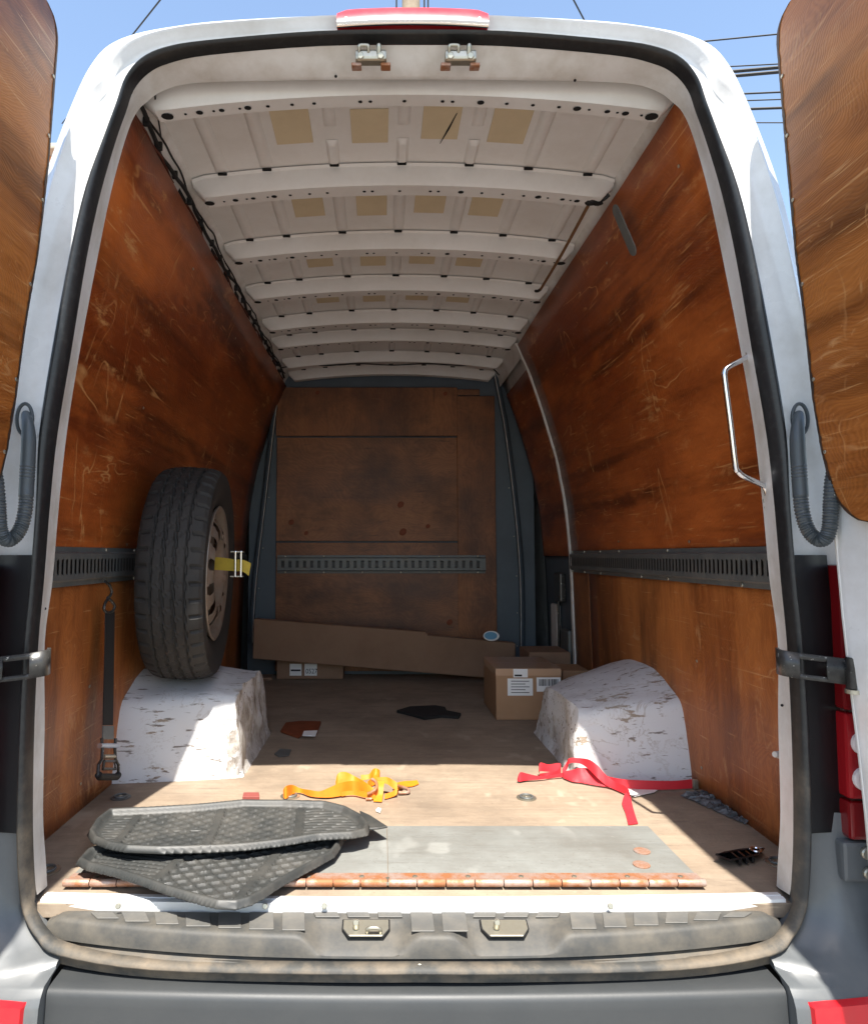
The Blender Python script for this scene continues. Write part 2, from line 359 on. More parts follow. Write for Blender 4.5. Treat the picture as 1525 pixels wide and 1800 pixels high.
for (y0, y1, r), nm in zip([(106, 96, .012), (130, 125, .010), (159, 150, .026), (167, 158, .026), (174, 170, .014), (181, 178, .010), (196, 193, .020), (199, 200, .009)], names):
    a, b = at(1290, y0, Y=11.0), at(1362, y1, Y=10.6)
    wire((px0 + .1, 11.16, at(722, y0 + 14, Y=11.16).z), b + (b - a) * 9, .02, r, nm + ' in the sky beside the right door')

# ------------------------------------------------------------------ the van
van = empty('cargo_van', 'white high-roof cargo van with open rear doors and plywood-lined load bay', 'van', None, (0, 0, GZ))
WX = [(-1, .945), (0, .945), (.65, .93), (.76, .925), (1.0, .905), (1.25, .86), (1.5, .79), (1.7, .725), (1.86, .655), (2.2, .5)]
def wallx(z): return interp(WX, z)
# rings round the rear opening, traced: seal inner / seal outer / flange edge
ST = [((727, 1690), (727, 1711), (727, 1600)), ((560, 1690), (560, 1711), (560, 1600)), ((257, 1683), (280, 1704), (257, 1597)), ((121, 1657), (106, 1679), (110, 1594)),
      ((84, 1632), (66, 1646), (92, 1588)), ((62, 1590), (42, 1602), (80, 1572)), ((55, 1540), (33, 1530), (76, 1520)), ((52, 1430), (31, 1430), (71, 1430)),
      ((55, 1270), (36, 1270), (74, 1270)), ((62, 1130), (45, 1120), (74, 1130)), ((72, 1020), (55, 1020), (88, 1020)), ((83, 882), (65, 882), (98, 900)),
      ((96, 760), (69, 762), (113, 760)), ((121, 610), (92, 610), (137, 610)), ((147, 452), (122, 452), (167, 452)), ((172, 335), (150, 335), (191, 335)),
      ((200, 239), (186, 239), (217, 239)), ((217, 191), (206, 185), (236, 193)), ((231, 151), (222, 140), (256, 172)), ((257, 121), (250, 106), (280, 155)),
      ((294, 103), (294, 86), (320, 142)), ((367, 88), (367, 75), (390, 137)), ((560, 72), (560, 59), (560, 134)), ((727, 70), (727, 57), (727, 133))]
LEAN = [0] * 11 + [.002, .004, .006, .008, .010, .012, .013, .014, .014, .014, .014, .014, .014]
YB = [a + b for a, b in zip([-.022, -.020, .0, .03, .05] + [.065] * 19, LEAN)]
R3 = [at(*s[0], Y=y) for s, y in zip(ST, YB)]
R2 = [at(*s[1], Y=y - .012) for s, y in zip(ST, YB)]
R4 = [at(*s[2], Y=(.11 if i < 5 else .135) + LEAN[i] * .85) for i, s in enumerate(ST)]
R0xz = {23: (0, 1.957), 22: (.19, 1.955), 21: (.42, 1.943), 20: (.53, 1.93), 19: (.62, 1.912), 18: (.68, 1.885), 17: (.715, 1.845), 16: (.745, 1.785), 15: (.79, 1.66), 14: (.83, 1.52),
        13: (.875, 1.29), 12: (.915, 1.09), 11: (.94, .94), 10: (.955, .77), 9: (.97, .63), 8: (.98, .42), 7: (.985, .2), 6: (.985, .08), 5: (.985, -.02)}
for r in (R2, R3, R4):
    for p in r: p.x = min(p.x, 0.0)
    r[0].x = r[-1].x = 0.0
def far(x, z, y, y0=.05):     # same line of sight, seated at the frame's real depth
    k = (1.42 + y) / (1.42 + y0); return Vector((-((x - .069) * k + .069) if x > .069 else 0, y, .74 + (z - .74) * k))
R0 = [far(*R0xz[i], .115 + LEAN[i]) for i in range(5, 24)]
R1 = [Vector((0, 0, 0))] * 5 + [R2[i].lerp(R0[i - 5], .55 if i < 17 else .42) for i in range(5, 24)]
for i in range(5, 24): R1[i] = Vector((R1[i].x, .055 + LEAN[i], R1[i].z))
def both(ring, k=4):
    L_ = spline(ring, k); return L_ + [Vector((-p.x, p.y, p.z)) for p in reversed(L_[:-1])]
def loop(ring): return both(ring)[:-1] if abs(ring[0].x) < 1e-6 else both(ring)
r2, r3, r4 = loop(R2), loop(R3), loop(R4)
ctr = Vector((0, 0, .9))
# seal: bulging rubber section between R2 and R3
def off(p, d, dy=0):
    n = Vector((p.x, 0, p.z - .9)).normalized(); return p + n * d + Vector((0, dy, 0))
secs = []
for a, b in zip(r2, r3):
    m = a.lerp(b, .5)
    bot = Vector((0, .004, -.02)) if a.z < .02 else Vector((0, .03, 0))
    secs.append([a + bot, a, a.lerp(b, .2) + Vector((0, -.014, 0)), m + Vector((0, -.020, 0)), a.lerp(b, .8) + Vector((0, -.012, 0)), b, b + (Vector((0, .004, -.02)) if a.z < .02 else Vector((0, .014, 0)))])
def seal_mat():
    q = NT('door_seal_rubber'); sx = q.n('ShaderNodeSeparateXYZ'); q.L(q.tc, sx.inputs[0])
    n1 = q.noise(9, 6, .65); n2 = q.noise(70, 4, .6)
    h = q.math('ADD', q.math('MULTIPLY', sx.outputs[2], -1.5), q.math('MULTIPLY', n1, 1.3))
    m = q.ramp(h, [(.10, 0.0), (.75, 1.0)])
    du = q.ramp(n1, [(.42, (.058, .057, .052)), (.70, (.19, .15, .105))])
    c = q.mix(m, q.mix(q.ramp(n2, [(.5, 0.0), (.7, .25)]), (.012, .013, .014), (.06, .06, .058)), du)
    return q.out(c, q.ramp(m, [(0, .40), (1, .75)]), n2, .2, .001)
grid('door_seal', secs, seal_mat(), van, close_u=True)
# white flange seen inside the seal and its return to the lining
r5 = [Vector((math.copysign(max(abs(p.x), min(wallx(p.z), abs(p.x) + .2) + .012), p.x) if abs(p.x) > .3 and p.z < 1.8 else p.x, .185, p.z + (.085 if p.z > 1.7 else 0))) for p in r4]
mid = [a.lerp(b, .35) + Vector((0, .012, 0)) for a, b in zip(r3, r4)]
rows = [[a.lerp(b, .02) + Vector((0, .013, 0)), m_, b, b + Vector((0, .012, 0)), c] for a, m_, b, c in zip(r3, mid, r4, r5)]
keep = [i for i in range(len(rows)) if rows[i][2].z > -.004]
grid('frame_flange', rows[keep[0]:keep[-1] + 1], M['white_in'], van, autos=40)
# jamb and outer skin of the rear frame
o1, o0, j2 = both(R1[5:]), both(R0), both(R2[5:])
body = [[a + Vector((0, .012, 0)), a.lerp(b, .35) + Vector((0, .022, 0)), a.lerp(b, .8) + Vector((0, .018, 0)), b + Vector((0, .003, 0)), b.lerp(c, .10) + Vector((0, -.006, 0)), b.lerp(c, .35) + Vector((0, -.004, 0)), b.lerp(c, .65) + Vector((0, .005, 0)), c,
         off(c, .012, .05), off(c, .018, .2), off(c, .022, .85), off(c, .025, 3.3), off(c, -.2, 5.1)] for a, b, c in zip(j2, o1, o0)]
body = [[Vector((body[0][j].x, body[0][j].y, -.36)) for j in range(len(body[0]))]] + body + [[Vector((body[-1][j].x, body[-1][j].y, -.36)) for j in range(len(body[0]))]]
shell = grid('body_shell', body, M['white'], van, autos=55)
fr = [r[-1] for r in body]; mesh('front_wall', fr, [tuple(range(len(fr)))], M['white'], van)
box('underbody', (-.97, .10, -.34), (.97, 5.2, -.05), M['flat_black'], van, .01)
for s in (-1, 1):   # black sheet painting the shaded gap behind the doors, below the grab hoses
    g = []
    for z in [.16 + i * .058 for i in range(11)]:
        xa = interp([(p.z, -p.x) for p in sorted(j2[:len(j2) // 2], key=lambda q: q.z)], z)
        g.append([Vector((s * (xa - .004), .046, z)), Vector((s * (xa + .02), .050, z)), Vector((s * (xa + .075), .056, z)), Vector((s * (xa + .085), .085, z)), Vector((s * 1.02, .086, z))])
    grid('jamb_shade', g, M['flat_black'], van)
# roof brake light
bl = empty('high_brake_light', None, None, None, (0, .02, 1.94)); bl.parent = van; bl.location = (0, .1, 1.98 - GZ)
P_ = [at(x, 30, Y=.05).x for x in (592, 858)]
rows = []
for i in range(17):
    x = P_[0] + (P_[1] - P_[0]) * i / 16; e = min(1, min(i, 16 - i) / 1.5 + .25)
    zc = .006 * (1 - (x / .16) ** 2); zt = at(727, 19, Y=.06).z + zc - .010 * (1 - e); zl = at(727, 38, Y=.045).z + zc
    rows.append([Vector((x, .13, zl)), Vector((x, .05, zl - .002)), Vector((x, .041, zl)), Vector((x, .043, zl + .006)), Vector((x, .052, zt - .004)), Vector((x, .060, zt)), Vector((x, .20, zt + .010))])
grid('red_lens', rows, M['red_refl'], bl, autos=60)
grid('chrome_lip', [[r[1] + Vector((0, .004, -.005)), r[2] + Vector((0, -.001, -.005)), r[2] + Vector((0, -.0025, -.002)), r[2] + Vector((0, .004, -.0005))] for r in rows], M['chrome'], bl)
for i in (1, 15): v, f = disc(rows[i][3] + Vector((0, -.001, -.003)), .005, (0, -1, 0), .003); mesh('screw', v, f, M['steel'], bl)

# ---- floor, walls
fl = box('load_floor', (-.96, .085, -.03), (.96, 2.92, 0), M['floor'], van, .002)
def wall_sheet(name, s, z0, z1, y0, y1, mat, n=14, inset=0.0, parent=van, ny=14):
    rows = []
    for i in range(n + 1):
        z = z0 + (z1 - z0) * i / n
        rows.append([Vector((s * (wallx(z) - inset + .004 * noise.noise(Vector((y0 + (y1 - y0) * j / ny, z * 1.7, s * 5))))
                     , y0 + (y1 - y0) * j / ny, z)) for j in range(ny + 1)])
    return grid(name, rows, mat, parent, True, thick=.012)
pl_ul = wall_sheet('plywood_panel', -1, .735, 1.815, .155, 2.88, M['ply_wall'])
pl_ll = wall_sheet('plywood_panel', -1, 0.0, .675, .155, 2.88, M['ply_low'])
pl_ur = wall_sheet('plywood_panel', 1, .735, 1.852, .155, 2.135, M['ply_wall'])
pl_lr = wall_sheet('plywood_panel', 1, 0.0, .675, .155, 1.86, M['ply_low'])
wall_sheet('plywood_strip', 1, .0, .675, 1.868, 2.135, M['ply_bulkv'])
wall_sheet('inner_side_skin', -1, -.02, 1.9, .17, 2.9, M['white_in'], inset=-.03)
wall_sheet('inner_side_skin', 1, -.02, 1.9, .17, 2.9, M['white_in'], inset=-.045)
for pn, s_, zz, ys_ in ((pl_ul, -1, (.80, 1.25, 1.72), (.25, .85, 1.5, 2.2)), (pl_ll, -1, (.06, .36), (.22, .62)), (pl_ur, 1, (.80, 1.25, 1.75), (.26, .8, 1.4, 2.05)), (pl_lr, 1, (.07, .40), (.24, .75))):
    for z in zz:
        for y in ys_:
            v, f = disc((s_ * (wallx(z) - .007), y + rnd.uniform(-.04, .04), z + rnd.uniform(-.03, .03)), .0048, (-s_, 0, -.15), .002, 8); mesh('screw', v, f, M['steel'], pn)
def etrack(name, p0, p1, zlo, zhi, nrm, pitch, parent):
    """pressed rail: face plate with real slots, folded flanges top and bottom"""
    p0, p1, nrm = Vector(p0), Vector(p1), Vector(nrm); L_ = (p1 - p0).length; d = (p1 - p0) / L_; h = zhi - zlo
    V, Fc = [], []
    def q(u0, u1, a, b, da=.0, db=.0):
        k = len(V)
        for u, z, dd in ((u0, a, da), (u1, a, da), (u1, b, db), (u0, b, db)):
            t = p0 + d * u + nrm * dd; V.append(Vector((t.x, t.y, zlo + z)))
        Fc.append((k, k + 1, k + 2, k + 3))
    t = .013
    q(0, L_, 0, h * .12, .002, .004); q(0, L_, h * .12, h * .17, .004, t); q(0, L_, h * .83, h * .88, t, .004); q(0, L_, h * .88, h, .004, .002)
    q(0, L_, h * .17, h * .30, t, t); q(0, L_, h * .70, h * .83, t, t)
    n = int(L_ / pitch)
    for i in range(n):
        u = i * pitch; s = pitch * .42
        q(u, u + pitch - s, h * .30, h * .70, t, t)
        q(u + pitch - s, u + pitch, h * .30, h * .36, t, t * .45); q(u + pitch - s, u + pitch, h * .64, h * .70, t * .45, t)
    q(n * pitch, L_, h * .30, h * .70, t, t) if L_ - n * pitch > .002 else None
    o = mesh(name, V, Fc, M['track'], parent, fix=False)
    k = len(V); bk = mesh('slot_back', [p0 + nrm * .001 + Vector((0, 0, zlo - p0.z + h * .14)), p1 + nrm * .001 + Vector((0, 0, zlo - p1.z + h * .14)), p1 + nrm * .001 + Vector((0, 0, zlo - p1.z + h * .86)), p0 + nrm * .001 + Vector((0, 0, zlo - p0.z + h * .86))], [(0, 1, 2, 3)], M['flat_black'], o, fix=False)
    for i in range(int(L_ / .24) + 1):
        for zz in (h * .06, h * .94):
            if rnd.random() < .8:
                c = p0 + d * min(L_ - .02, .05 + i * .24) + nrm * .004; v, f = disc((c.x, c.y, zlo + zz), .006, nrm, .004, 8); mesh('rivet', v, f, M['steel'], o, True)
    return o
etrack('cargo_track', (-.918, .16, 0), (-.918, 2.86, 0), .655, .762, (1, 0, 0), .0255, van)
etrack('cargo_track', (.918, .16, 0), (.918, 2.12, 0), .652, .762, (-1, 0, 0), .0255, van)
# oblong slot plate on the right panel
c = at(1098, 404, X=.81); 
for k in range(3): c = at(1098, 404, X=wallx(c.z) - .012)
tl = Vector((-(wallx(c.z + .1) - wallx(c.z - .1)), 0, -.2)).normalized(); ay = Vector((0, 1, 0)); nn = Vector((-1, 0, -.3)).normalized()
ringp = []
for i in range(24):
    t = 2 * math.pi * i / 24; cx_, cz_ = .022 * math.cos(t), .022 * math.sin(t) + (.062 if math.sin(t) > 0 else -.062); ringp.append(c + ay * cx_ - tl * cz_)
prism('oval_plate', ringp, nn * .004, M['track'], van)
# bulkhead with its boards
bh = box('bulkhead', (-.90, 2.895, -.02), (.90, 2.93, 1.92), M['bulkhead'], van, .004)
def bpl(x0, y0, x1, y1, d=0): return at(x0, y1, Y=2.87 - d), at(x1, y0, Y=2.87 - d)
for (x0, y0, x1, y1), mt in [((485, 681, 803, 766), 'ply_bulkv'), ((485, 769, 803, 951), 'ply_bulk'), ((483, 954, 805, 1180), 'ply_bulk'), ((806, 696, 869, 1180), 'ply_bulkv'), ((801, 684, 843, 694), 'ply_bulk')]:
    a, b = bpl(x0, y0, x1, y1); y = 2.87 + rnd.uniform(-.003, .003); box('plywood_board', (a.x, y, a.z), (b.x, 2.893, b.z), M[mt], bh, .003)
a, b = bpl(487, 976, 853, 1008, .012); etrack('cargo_track', (a.x, 2.865, 0), (b.x, 2.865, 0), a.z, b.z, (0, -1, 0), .045, van)
for (x, y, r) in [(704, 887, .018), (708, 935, .02), (752, 925, .012), (558, 690, .012), (559, 715, .010), (782, 692, .012), (538, 937, .012), (512, 918, .015), (790, 1094, .016), (742, 884, .006)]:   # knots
    v, f = disc(at(x, y, Y=2.866), r, (0, -1, 0), .0012, 12, 1.25); mesh('knot', v, f, M['ply_bulkv'] if r < .011 else M['brown'], bh, True)
# pillars each side of the bulkhead, thin worn white edges
for s, pts in ((1, [(868, 655), (878, 705), (888, 760), (903, 880), (912, 980), (915, 1060), (915, 1150)]), (-1, [(494, 655), (487, 705), (480, 760), (464, 900), (452, 1000), (446, 1080), (444, 1130)])):
    P = spline([at(x, y, Y=2.84) for x, y in pts], 5)
    grid('front_pillar', [[p + Vector((0, .055, 0)), p + Vector((0, .004, 0)), p, p + Vector((s * .007, 0, 0)), p + Vector((s * .02, .01, 0)), p + Vector((s * .03, .02, 0)), p + Vector((s * .035, .055, 0))] for p in P], M['bulkhead'], van, autos=40)
    tube('pillar_edge', [p + Vector((0, -.002, 0)) for p in P], .0022, M['white_in'], van, 6)
    for t in (14, 18, 22, 26, 29): v, f = disc(P[t] + Vector((-s * .012, .052, 0)), .004, (0, -1, 0), .003, 8); mesh('rivet', v, f, M['steel'], van, True)
# sliding side door on the right: post, plywood facing, bare metal below the track
sd = empty('sliding_door', None, None, None, (.95, 2.5, 0)); setp(sd, van)
wall_sheet('plywood_facing', 1, .735, 1.74, 2.20, 2.80, M['ply_wall'], parent=sd, inset=-.012)
wall_sheet('metal_skin', 1, .0, .735, 2.18, 2.83, M['bulkhead'], parent=sd, inset=-.025)
a = Vector((.915, 2.46, .33)); box('lock_housing', (.915, 2.36, .48), (.95, 2.50, .64), M['black_metal'], sd, .01)
tube('lock_rod', [(.925, 2.44, .5), (.925, 2.43, .3), (.925, 2.45, .1)], .008, M['black_metal'], sd, 8)
box('pressed_panel', (.925, 2.48, .12), (.951, 2.62, .46), M['white_in'], sd, .02); box('pressed_panel', (.922, 2.24, .06), (.953, 2.40, .34), M['track'], sd, .025)
post = [(z, wallx(z)) for z in (0, .2, .4, .6, .75, .9, 1.05, 1.25, 1.5, 1.7, 1.86)]
grid('door_post', [[Vector((x - .0, 2.137, z)), Vector((x - .014, 2.138, z)), Vector((x - .016, 2.15 + .012 * sm(1, .2, z), z)), Vector((x + .02, 2.20, z))] for z, x in post], M['white_in'], van, autos=40)

# ---- roof lining: skin, stiffening ribs, pads, bows
def skz(x): return 1.938 - .045 * (abs(x) / .64) ** 2
xs = [-.70 + i * .05 for i in range(29)]
skin = grid('roof_skin', [[Vector((x, y, skz(x))) for x in xs] for y in [.13 + i * .14 for i in range(21)]], M['roof_in'], van)
for s in (-1, 1):
    grid('roof_rail', [[Vector((s * .63, y, 1.905)), Vector((s * .655, y, 1.885)), Vector((s * .675, y, 1.855)), Vector((s * (.70 if s < 0 else .685), y, 1.80))] for y in [.15 + i * .25 for i in range(12)]], M['white_in'], van, autos=30)
BOW = [(.192, .052), (.606, .068), (1.042, .07), (1.44, .066), (1.848, .062), (2.13, .05), (2.52, .055), (2.80, .05)]
for bi, (y0, wd) in enumerate(BOW):
    rows = []; N = 32; hw = .648 if bi else .665
    for i in range(N + 1):
        x = -hw + 2 * hw * i / N; e = min(1, (hw - abs(x)) / .035); k = math.sqrt(max(0, 1 - (1 - e) ** 2))
        zb = skz(x) - .004 - (.062) * (.25 + .75 * k); zt = skz(x) - .004; wi = wd * (.75 + .25 * k); y_ = y0 + (1 - k) * .012
        rows.append([Vector((x, y_ - .012, zt)), Vector((x, y_ - .003, zt - .006)), Vector((x, y_, zb + .008)), Vector((x, y_ + .005, zb)), Vector((x, y_ + wi - .004, zb)), Vector((x, y_ + wi, zb + .005)), Vector((x, y_ + wi + .004, zt))])
    bow = grid('roof_bow', rows, M['roof_in'], van, autos=50)
    parts = []
    for x, r in [(-.60, .013), (-.555, .003), (-.52, .0075), (-.485, .003), (-.465, .006), (-.42, .003), (-.40, .0075), (-.35, .004), (-.29, .004), (-.235, .004), (-.12, .0045), (-.095, .004), (-.01, .004), (.085, .004), (.11, .004), (.18, .0075), (.245, .004), (.31, .004), (.375, .004), (.42, .0085), (.45, .003), (.495, .006), (.52, .003), (.54, .0075), (.58, .003), (.605, .014)]:
        if abs(x) < hw - .03 and bi < 6:
            parts.append(disc((x, y0 + wd * .52, skz(x) - .0675), r * .95, (0, 0, -1), .0016, 10, 1.25))
    if parts: v, f = join(parts); tag(mesh('bolt_holes', v, f, M['hole_shade'], bow), kind='stuff')
def strip(name, x, y0, y1, wd, h, mat, parent):
    rows = []
    ny = 12
    for i in range(ny + 1):
        y = y0 + (y1 - y0) * i / ny; e = min(1, min(i, ny - i) / 1.2 + .1)
        rows.append([Vector((x + u * wd / 2, y, skz(x + u * wd / 2) - .0008 - h * q_ * e)) for u, q_ in ((-1, 0), (-.72, .55), (-.5, 1), (.5, 1), (.72, .55), (1, 0))])
    return grid(name, rows, mat, parent, autos=50)
RX = [-.55, -.415, -.21, -.005, .20, .38, .56]
for bi in range(7):
    ya, yb = BOW[bi][0] + BOW[bi][1] + .006, BOW[bi + 1][0] - .014
    for x in RX:
        if bi in (0, 1) and abs(x) < .25 and bi == 0:
            strip('roof_rib', x, ya, ya + (yb - ya) * .48, .034, .007, M['roof_in'], skin); strip('roof_rib', x, yb - (yb - ya) * .34, yb, .036, .011, M['roof_in'], skin)
        else: strip('roof_rib', x, ya + .004, yb, .040, .010, M['roof_in'], skin)
        box('rib_end_shade', (x - .014, yb - .002, skz(x) - .0125), (x + .014, yb + .003, skz(x) - .004), M['hole_shade'], skin, .002)  # black box drawn as the short shadow where a rib meets the bow
    if bi < 4:
        for x, dy in ((-.315, .0), (-.10, .012), (.098, -.006), (.288, .0)):
            L_ = .135 if bi else .15; yc = ya + (yb - ya) * .46 + dy; hw = .052
            prism('sound_pad', [Vector((x + u * hw, yc + v_ * L_ / 2, skz(x + u * hw) - .0005)) for u, v_ in ((-1, -1), (1, -1), (1, 1), (-1, 1))], Vector((0, 0, -.0022)), M['pad'], skin, .0004)
# black scuff across one pad
a, b = at(803, 198, Z=1.932), at(773, 252, Z=1.932)
mesh('scuff_mark', [a + Vector((-.001, 0, -.0005)), a + Vector((.001, 0, -.0005)), a.lerp(b, .5) + Vector((.004, 0, -.0005)), b + Vector((.001, 0, -.0005)), b + Vector((-.001, 0, -.0005)), a.lerp(b, .5) + Vector((-.002, 0, -.0005))], [(0, 1, 2, 3, 4, 5)], M['hole_shade'], skin)
# wiring along the left roof rail
def harness(off_, r, seed, mat, n=46):
    g = random.Random(seed); P = []
    for i in range(n):
        t = i / (n - 1); y = .17 + t * 2.6
        P.append(Vector((-.668 + off_[0] + .005 * math.sin(i * .9 + seed) + g.uniform(-.003, .003), y, 1.848 + off_[1] + .007 * math.sin(i * .6 + seed * 2) + g.uniform(-.003, .003))))
    return tube('roof_wiring', spline(P, 3), r, mat, van, 7)
wr = harness((0, 0), .006, 1, M['wire']); harness((-.012, -.012), .004, 5, M['wire_red']); harness((.006, .014), .003, 9, M['wire'])
for i in range(18):
    y = .25 + i * .14 + rnd.uniform(-.03, .03); box('wire_clip', (-.676, y, 1.834), (-.660, y + .009, 1.858), M['wire'], wr, .003)
for i in range(12):
    y = .42 + i * .2; prism('rail_opening', [Vector((-.6815 + .0 * u, y + u * .035, 1.838 + v_ * .016)) for u, v_ in ((-1, -1), (1, -1), (1, 1), (-1, 1))], Vector((.004, 0, 0)), M['hole_shade'], wr, .001)
tube('cross_wire', spline([(-.66, 2.55, 1.84), (-.5, 2.53, 1.862), (-.4, 2.54, 1.852), (-.2, 2.54, 1.863), (0, 2.54, 1.855), (.2, 2.54, 1.863), (.4, 2.54, 1.853), (.55, 2.54, 1.86), (.63, 2.56, 1.80)], 5), .004, M['wire'], van, 6)
tube('hanging_wire', spline([at(272, 157, Y=.17), at(274, 185, Y=.21), at(280, 220, Y=.30), at(283, 242, Y=.36)], 5), .0022, M['wire'], van, 6)

# ---- strikers on the header
for cx in (652, 809):
    c = at(cx, 102, Y=.085); st = empty('door_striker', None, None, None, c); setp(st, van)
    k = 1.42 / F
    yb = c.y
    box('bracket', (c.x - .036, yb - .012, c.z - .010), (c.x + .036, yb + .014, c.z + .014), M['steel'], st, .006)
    for q in (-.045, .022): box('foot', (c.x + q, yb - .002, c.z - .018), (c.x + q + .023, yb + .018, c.z - .0105), M['rust'], st, .002)
    tube('loop', spline([(c.x - .027, yb - .010, c.z + .006), (c.x - .027, yb - .016, c.z + .014), (c.x - .025, yb - .017, c.z + .018), (c.x - .008, yb - .017, c.z + .018), (c.x - .006, yb - .016, c.z + .014), (c.x - .006, yb - .010, c.z + .006)], 4), .0038, M['steel'], st, 8)
    tube('pin', [(c.x + .018, yb - .010, c.z + .002), (c.x + .018, yb - .016, c.z + .014), (c.x + .018, yb - .017, c.z + .018), (c.x + .018, yb - .018, c.z + .021)], lambda t: .0055 if t < .7 else .0038, M['steel'], st, 10)
    for dx in (-.024, .022): v, f = disc((c.x + dx, yb - .012, c.z - .003), .008, (0, -1, -.2), .003, 6); mesh('nut', v, f, M['steel'], st)
# ---- chrome grab handle on the right pillar
hp = [(1311, 588, .085), (1314, 612, .075), (1315, 622, .070), (1310, 629, .068), (1280, 645, .062), (1273, 655, .060), (1274, 672, .060), (1284, 750, .060), (1292, 818, .060), (1297, 829, .062), (1308, 838, .064), (1338, 852, .070), (1346, 860, .074), (1349, 872, .08), (1353, 897, .09)]
tube('grab_handle', spline([at(x, y, Y=d + .055) for x, y, d in hp], 5), .0062, M['chrome'], van, 12)
for x, y in ((1309, 596), (1311, 612), (1346, 880), (1348, 893)): v, f = disc(at(x, y, Y=.145), .0075, (-.5, -1, 0), .006, 6); mesh('handle_bolt', v, f, M['steel'], van)
c = at(1368, 1327, Y=.22); tube('wall_hook', [c + Vector((.05, .02, 0)), c, c + Vector((-.012, -.004, .002))], lambda t: .011 - .004 * t, M['white_in'], van, 8)
v, f = join([disc(at(x, y, Y=.118 + .03 * sm(1000, 250, y)), .0032, (.6, -1, 0) if x < 700 else (-.6, -1, 0), .001, 8) for x, y in [(190, 305), (184, 340), (155, 462), (108, 755), (79, 1070), (1234, 247), (1253, 308), (1259, 342), (1290, 465), (1343, 758), (1376, 1070), (1374, 1240)]]); tag(mesh('flange_holes', v, f, M['hole_shade'], van), kind='stuff')
v, f = join([disc(at(x, y, Y=.145) + Vector((0, 0, -.001)), .0035, (0, -.5, -1), .001, 8) for x, y in [(345, 132), (528, 123), (918, 125), (1099, 136), (590, 133), (1010, 140)]]); tag(mesh('header_holes', v, f, M['hole_shade'], van), kind='stuff')

# ---- wheel arches
def arch(s, tin, seed):
    wallp = [(.845, -.005), (.852, .05), (.860, .10), (.868, .15), (.880, .20), (.893, .238), (.915, .258), (.96, .278), (1.05, .312), (1.15, .332), (1.36, .325), (1.5, .295), (1.62, .24), (1.72, .16), (1.78, .08), (1.80, -.005)]
    inp = [(.90, -.005), (.903, .05), (.907, .10), (.911, .14), (.916, tin - .04), (.924, tin - .014), (.940, tin - .003), (.97, tin), (1.05, tin + .002), (1.2, tin), (1.29, tin), (1.36, tin - .006), (1.41, tin - .03), (1.45, tin - .08), (1.48, .07), (1.50, -.005)]
    if s < 0: wallp = [(a, b * (1 if a > 1.0 else 1.0)) for a, b in wallp]
    k = 4; W = spline([(0, a, b) for a, b in wallp], k); I = spline([(0, a, b) for a, b in inp], k); xi = .572 if s > 0 else .53
    rows = []
    for w_, i_ in zip(W, I):
        row = []
        for j in range(31):
            v_ = j / 30; x = wallx(0) + .004 + (xi + .02 - wallx(0)) * v_; p = w_.lerp(i_, v_ ** 1.15)
            row.append(Vector((x, p.y, p.z)))
        top = row[-1]
        for j in range(1, 13):      # inner cheek down to the floor
            v_ = j / 12; row.append(Vector((top.x - .018 * math.sin(v_ * 1.57) - .012 * sm(.8, 1, v_), top.y + .012 * v_, top.z * (1 - v_) - .005 * v_)))
        rows.append(row)
    for r in rows:
        for j, p in enumerate(r):
            t = j / 42; amp = .004 + .011 * sm(.45, .75, t)
            if p.z > .01:
                n = Vector((noise.noise(p * 9 + Vector((seed, 0, 0))), noise.noise(p * 9 + Vector((0, seed, 3))), noise.noise(p * 9 + Vector((5, 0, seed))))) * amp
                n += Vector((noise.noise(p * 31), noise.noise(p * 33 + Vector((2, 2, 2))), noise.noise(p * 29))) * amp * .35
                p += n
            p.x *= s
    return grid('wheel_arch', rows, M['arch'], van, autos=48)
arch(-1, .275, 3.3); arch(1, .222, 8.1)

# ---- ramp plates with the long hinge, sill, step
for x0, x1 in ((-.772, -.0530), (-.0518, .652)):
    box('ramp_plate', (x0, .172, .0045), (x1, .478, .0095), M['plate'], van, .001)
    ph = box('piano_hinge', (x0, .150, .0105), (x1, .196, .0135), M['rust'], van, .001)
    n = int((x1 - x0) / .059)
    km = None
    for i in range(n):
        a = x0 + (x1 - x0) * i / n; b = x0 + (x1 - x0) * (i + 1) / n - .002
        tube('knuckle', [(a, .146, .0145), (a + .002, .146, .0145), (b - .002, .146, .0145), (b, .146, .0145)], lambda t: .0085 if 0 < t < 1 else .0075, M['rust'], ph, 10)
    for i in range(6): v, f = disc((x0 + .06 + i * .12, .176, .0137), .006, (0, 0, 1), .002, 8); mesh('screw', v, f, M['steel'], ph)
box('hinge_catch', (-.0575, .138, .012), (-.0495, .165, .0185), M['steel'], van, .001)
for x, y in ((1128, 1497), (1127, 1521)):
    v, f = disc(at(x, y, Z=.0098), .020, (0, 0, 1), .003, 20); mesh('plate_disc', v, f, M['rust'], van)
for i, (x, y) in enumerate([(212, 1402), (925, 1403), (1368, 1517), (510, 1400), (82, 1531)]):
    c = at(x, y, Z=.0005); an = empty('floor_anchor', None, None, None, c); setp(an, van)
    v, f = disc(c, .030, (0, 0, 1), .003, 22); mesh('dish', v, f, M['steel'] if i != 0 else M['track'], an, True, 40)
    tube('ring', [c + Vector((.019 * math.cos(t), .019 * math.sin(t), .005)) for t in [k * .35 for k in range(19)]], .003, M['track'], an, 6)
    v, f = disc(c + Vector((0, 0, .003)), .006, (0, 0, 1), .003, 8); mesh('screw', v, f, M['steel'], an)
rows = []
